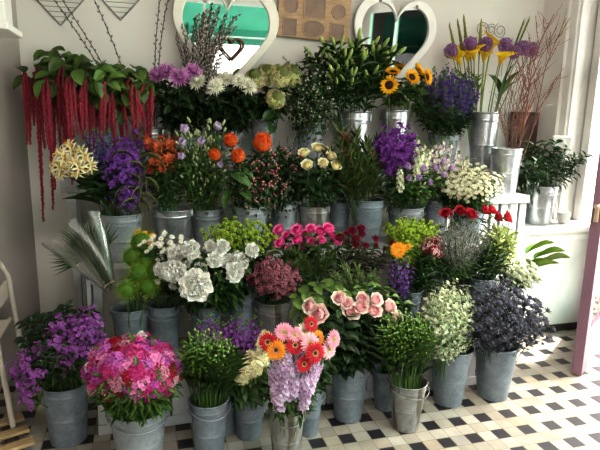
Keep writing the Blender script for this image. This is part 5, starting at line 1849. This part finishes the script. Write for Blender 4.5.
bunch(bk['D6b'], 'green_sprig', 'greenery', k_foliage((.015, .05, .012), (.04, .10, .025), .08, .016, 22, .3, 1, .8), disc(386, 345, 10, 18, 8, .06, 3), 'narrow-leaved dark stem beside the pink roses', 'dark stems right of the pink roses')
bunch(bk['D7'], 'green_budded_stem', 'flower', k_budded((.10, .21, .03), (.19, .32, .05), (.32, .42, .12), 5, rb=.005, hb=.014), disc(407, 331, 29, 17, 42, .14, 1), 'green budded stalk between the pink roses and the white florets', 'budded green stems on the right', 5)
bunch(bk['D8'], 'airy_white_stem', 'flower', k_airy((.34, .42, .18), (.74, .76, .60), .008, 15, .07, 12, None, (.05, .12, .03), (.14, .24, .07), 14, .5), disc(449, 314, 29, 28, 34, .17, 1), 'airy panicle of tiny white green florets left of the sea holly', 'airy white panicles', 4)
bunch(bk['D8'], 'fine_green_stem', 'greenery', k_foliage((.04, .10, .025), (.12, .22, .06), .06, .010, 30, .3, 1, .8, LF_UP), disc(449, 330, 32, 20, 22, .14, 2), 'fine green stem among the airy white panicles', 'greens among the white panicles')
bunch(bk['D9'], 'sea_holly', 'flower', k_thistle, disc(505, 316, 36, 27, 26, .18, 1) + [(476, 300, 0), (545, 325, -.08), (538, 312, -.05), (540, 334, -.1)], 'spiky blue sea holly stem at the right of the front row', 'blue sea holly', 4)

# ---------------- cellophane bunch leaning at the left
BP, TPp = at(112, 290, 2.62), at(70, 222, 2.78)
ax = nrm(TPp - BP)
LN = np.linalg.norm(TPp - BP) * .9
Fm = frame(BP, ax, 0, (0, -1, 0))
loc = Matrix([list(r) for r in Fm])
t = thing('cellophane_wrap', 'clear cellophane cone around the leaning grass bunch at left', 'wrapping')
t.matrix_world = loc
cm = M()
n, k = 40, 12
v = []
for i in range(k + 1):
    s = i / k
    for j in range(n):
        a = 2 * PI * j / n
        r = (.03 + .12 * s) * (1 + .10 * math.sin(5 * a + 3 * s) * s + .05 * math.sin(11 * a + 7 * s) * s)
        v.append((r * math.cos(a) * .7, r * math.sin(a), LN * s * (1 + .06 * math.sin(3 * a) * s)))
f = [(i * n + j, i * n + (j + 1) % n, (i + 1) * n + (j + 1) % n, (i + 1) * n + j) for i in range(k) for j in range(n)]
cm.raw(v, f, (1, 1, 1))
obj('film', cm, FILM, t, True)
cm = M(); tube(cm, [(.023 * math.cos(a), .033 * math.sin(a), .03) for a in np.linspace(0, 2 * PI, 17)], .003, 5); obj('tie', cm, PINE, t)
t2 = thing('needle_palm_leaf', 'dark green fan of needle leaves inside the cellophane wrap', 'greenery')
t2.matrix_world = loc
s = Stem(LN * .55, .02, .003)
fm_ = s.part('foliage')
for i in range(46):
    a = -1.5 + 3.0 * i / 45
    fm_.add(LF_LANCE, frame(s.p(1), (math.cos(a) * 0, math.sin(a), math.cos(a)), 0, (1, 0, 0)) @ Ry(-PI / 2) @ Rx(U(-.3, .3)) @ S(.19 * U(.8, 1.1), .009, .1), (.02, .06, .015), (.06, .13, .03), .2)
for n_, me in variant(s).items():
    obj(n_, me, None, t2)
g = M()
for i in range(320):
    a, r = U(0, 6.3), math.sqrt(U(0, 1)) * .075
    p0 = np.array([.3 * r * math.cos(a) * .3, .3 * r * math.sin(a), .02])
    p1 = np.array([r * math.cos(a) * .6, .03 + r * math.sin(a), LN * U(.55, .95)])
    d = p1 - p0
    L = np.linalg.norm(d)
    g.add(LF_UP, frame(p0, np.cross(d, RS.normal(0, 1, 3)), 0, d) @ S(L, .0035, L * .25), (.08, .12, .045), (.28, .32, .20), .3)
o = obj('bear_grass', g.mesh('bear_grass', LEAF), None)
o.matrix_world = loc
tag(o, 'mass of pale grey green grass blades inside the cellophane wrap', 'grass')
o['kind'] = 'stuff'
# purple flowers in the pot outside and by the door
for j, (x, y, z0, h, lab) in enumerate(((3.62, 2.80, .13, .3, 'bushy purple flowering plant in the pot outside the doorway'),)):
    t = thing('purple_pot_plant', lab, 'plant', (x, y, z0))
    st, bl, fo = M(), M(), M()
    for i in range(26):
        a, r = U(0, 6.3), U(.02, .14)
        p = np.array([r * math.cos(a), r * math.sin(a), h * U(.5, 1)])
        tube(st, [(0, 0, 0), p * np.array([.3, .3, .5]), p], .002, 4, G_MD)
        for q in range(5):
            bl.add(FL5, frame(p + RS.normal(0, .012, 3), RS.normal(0, 1, 3)) @ S(.014), (.22, .04, .20), (.42, .12, .36))
            fo.add(LF_OV, frame(p * U(.4, .95), (0, 0, 1), U(0, 6)) @ S(.04, .018, .04), G_DK, G_MD)
    obj('stem', st.mesh('stem', STEMM), None, t); obj('bloom', bl.mesh('bloom', PETAL), None, t); obj('foliage', fo.mesh('foliage', LEAF), None, t)

# ================================================================== LIGHT
w = bpy.data.worlds.new('world')
bpy.context.scene.world = w
w.use_nodes = True
nt = w.node_tree
bg = nt.nodes['Background']
sky = nt.nodes.new('ShaderNodeTexSky')
sky.sky_type = 'NISHITA'
sky.sun_disc = False
sky.sun_elevation = math.radians(48)
sky.sun_rotation = math.radians(100)
sky.altitude = 50
sky.dust_density = 6
mx = nt.nodes.new('ShaderNodeMix'); mx.data_type = 'RGBA'; mx.inputs[0].default_value = .85
nt.links.new(sky.outputs[0], mx.inputs[6]); mx.inputs[7].default_value = (1.0, .925, .875, 1)
nt.links.new(mx.outputs[2], bg.inputs['Color'])
bg.inputs['Strength'].default_value = 3.0

sd = bpy.data.lights.new('sun', 'SUN'); sd.energy = 9.0; sd.angle = math.radians(1.5); sd.color = (1, .95, .86)
so = bpy.data.objects.new('sun', sd); C.objects.link(so)
so.rotation_euler = Vector((-.62, .30, -.72)).to_track_quat('-Z', 'Y').to_euler()


def area(name, loc, dirv, sx, sy, e, col=(1, 1, 1), portal=False):
    d = bpy.data.lights.new(name, 'AREA'); d.shape = 'RECTANGLE'; d.size = sx; d.size_y = sy; d.energy = e; d.color = col
    o = bpy.data.objects.new(name, d); C.objects.link(o); o.location = loc
    o.rotation_euler = Vector(dirv).to_track_quat('-Z', 'Z').to_euler()
    if portal:
        d.cycles.is_portal = True
    return o


area('window_portal', (3.35, -.42, 1.5), (-1, 0, 0), 4.4, 2.0, 1, portal=True)
area('doorway_portal', (3.35, 2.41, 1.25), (-1, 0, 0), 1.0, 2.5, 1, portal=True)
area('front_portal', (1.15, -3.15, 1.5), (0, 1, 0), 3.5, 2.0, 1, portal=True)
# unseen fill lights, added under the ceiling to brighten the flowers
for i, (x, y) in enumerate(((.6, .3), (2.0, .6))):
    t = thing('added_fill_light', ('added fill light over the left of the shop, above the viewer', 'added fill light over the right of the shop, above the viewer')[i], 'light', (x, y, 2.86))
    hm = M(); box(hm, -.6, .6, -.06, .06, 0, .04); bev(obj('housing', hm, WHITE, t), .006)
    ar = area('fill_lamp', (x, y, 2.84), (0, 0, -1), 1.15, .1, (22, 34)[i], (1, .95, .88))

sc = bpy.context.scene
sc.view_settings.view_transform = 'Standard'
sc.view_settings.look = 'None'
sc.view_settings.exposure = 0.98
sc.view_settings.gamma = 0.86
sc.cycles.max_bounces = 6
sc.cycles.diffuse_bounces = 4
sc.cycles.transparent_max_bounces = 12
sc.cycles.caustics_reflective = False
sc.cycles.caustics_refractive = False
sc.cycles.sample_clamp_indirect = 4
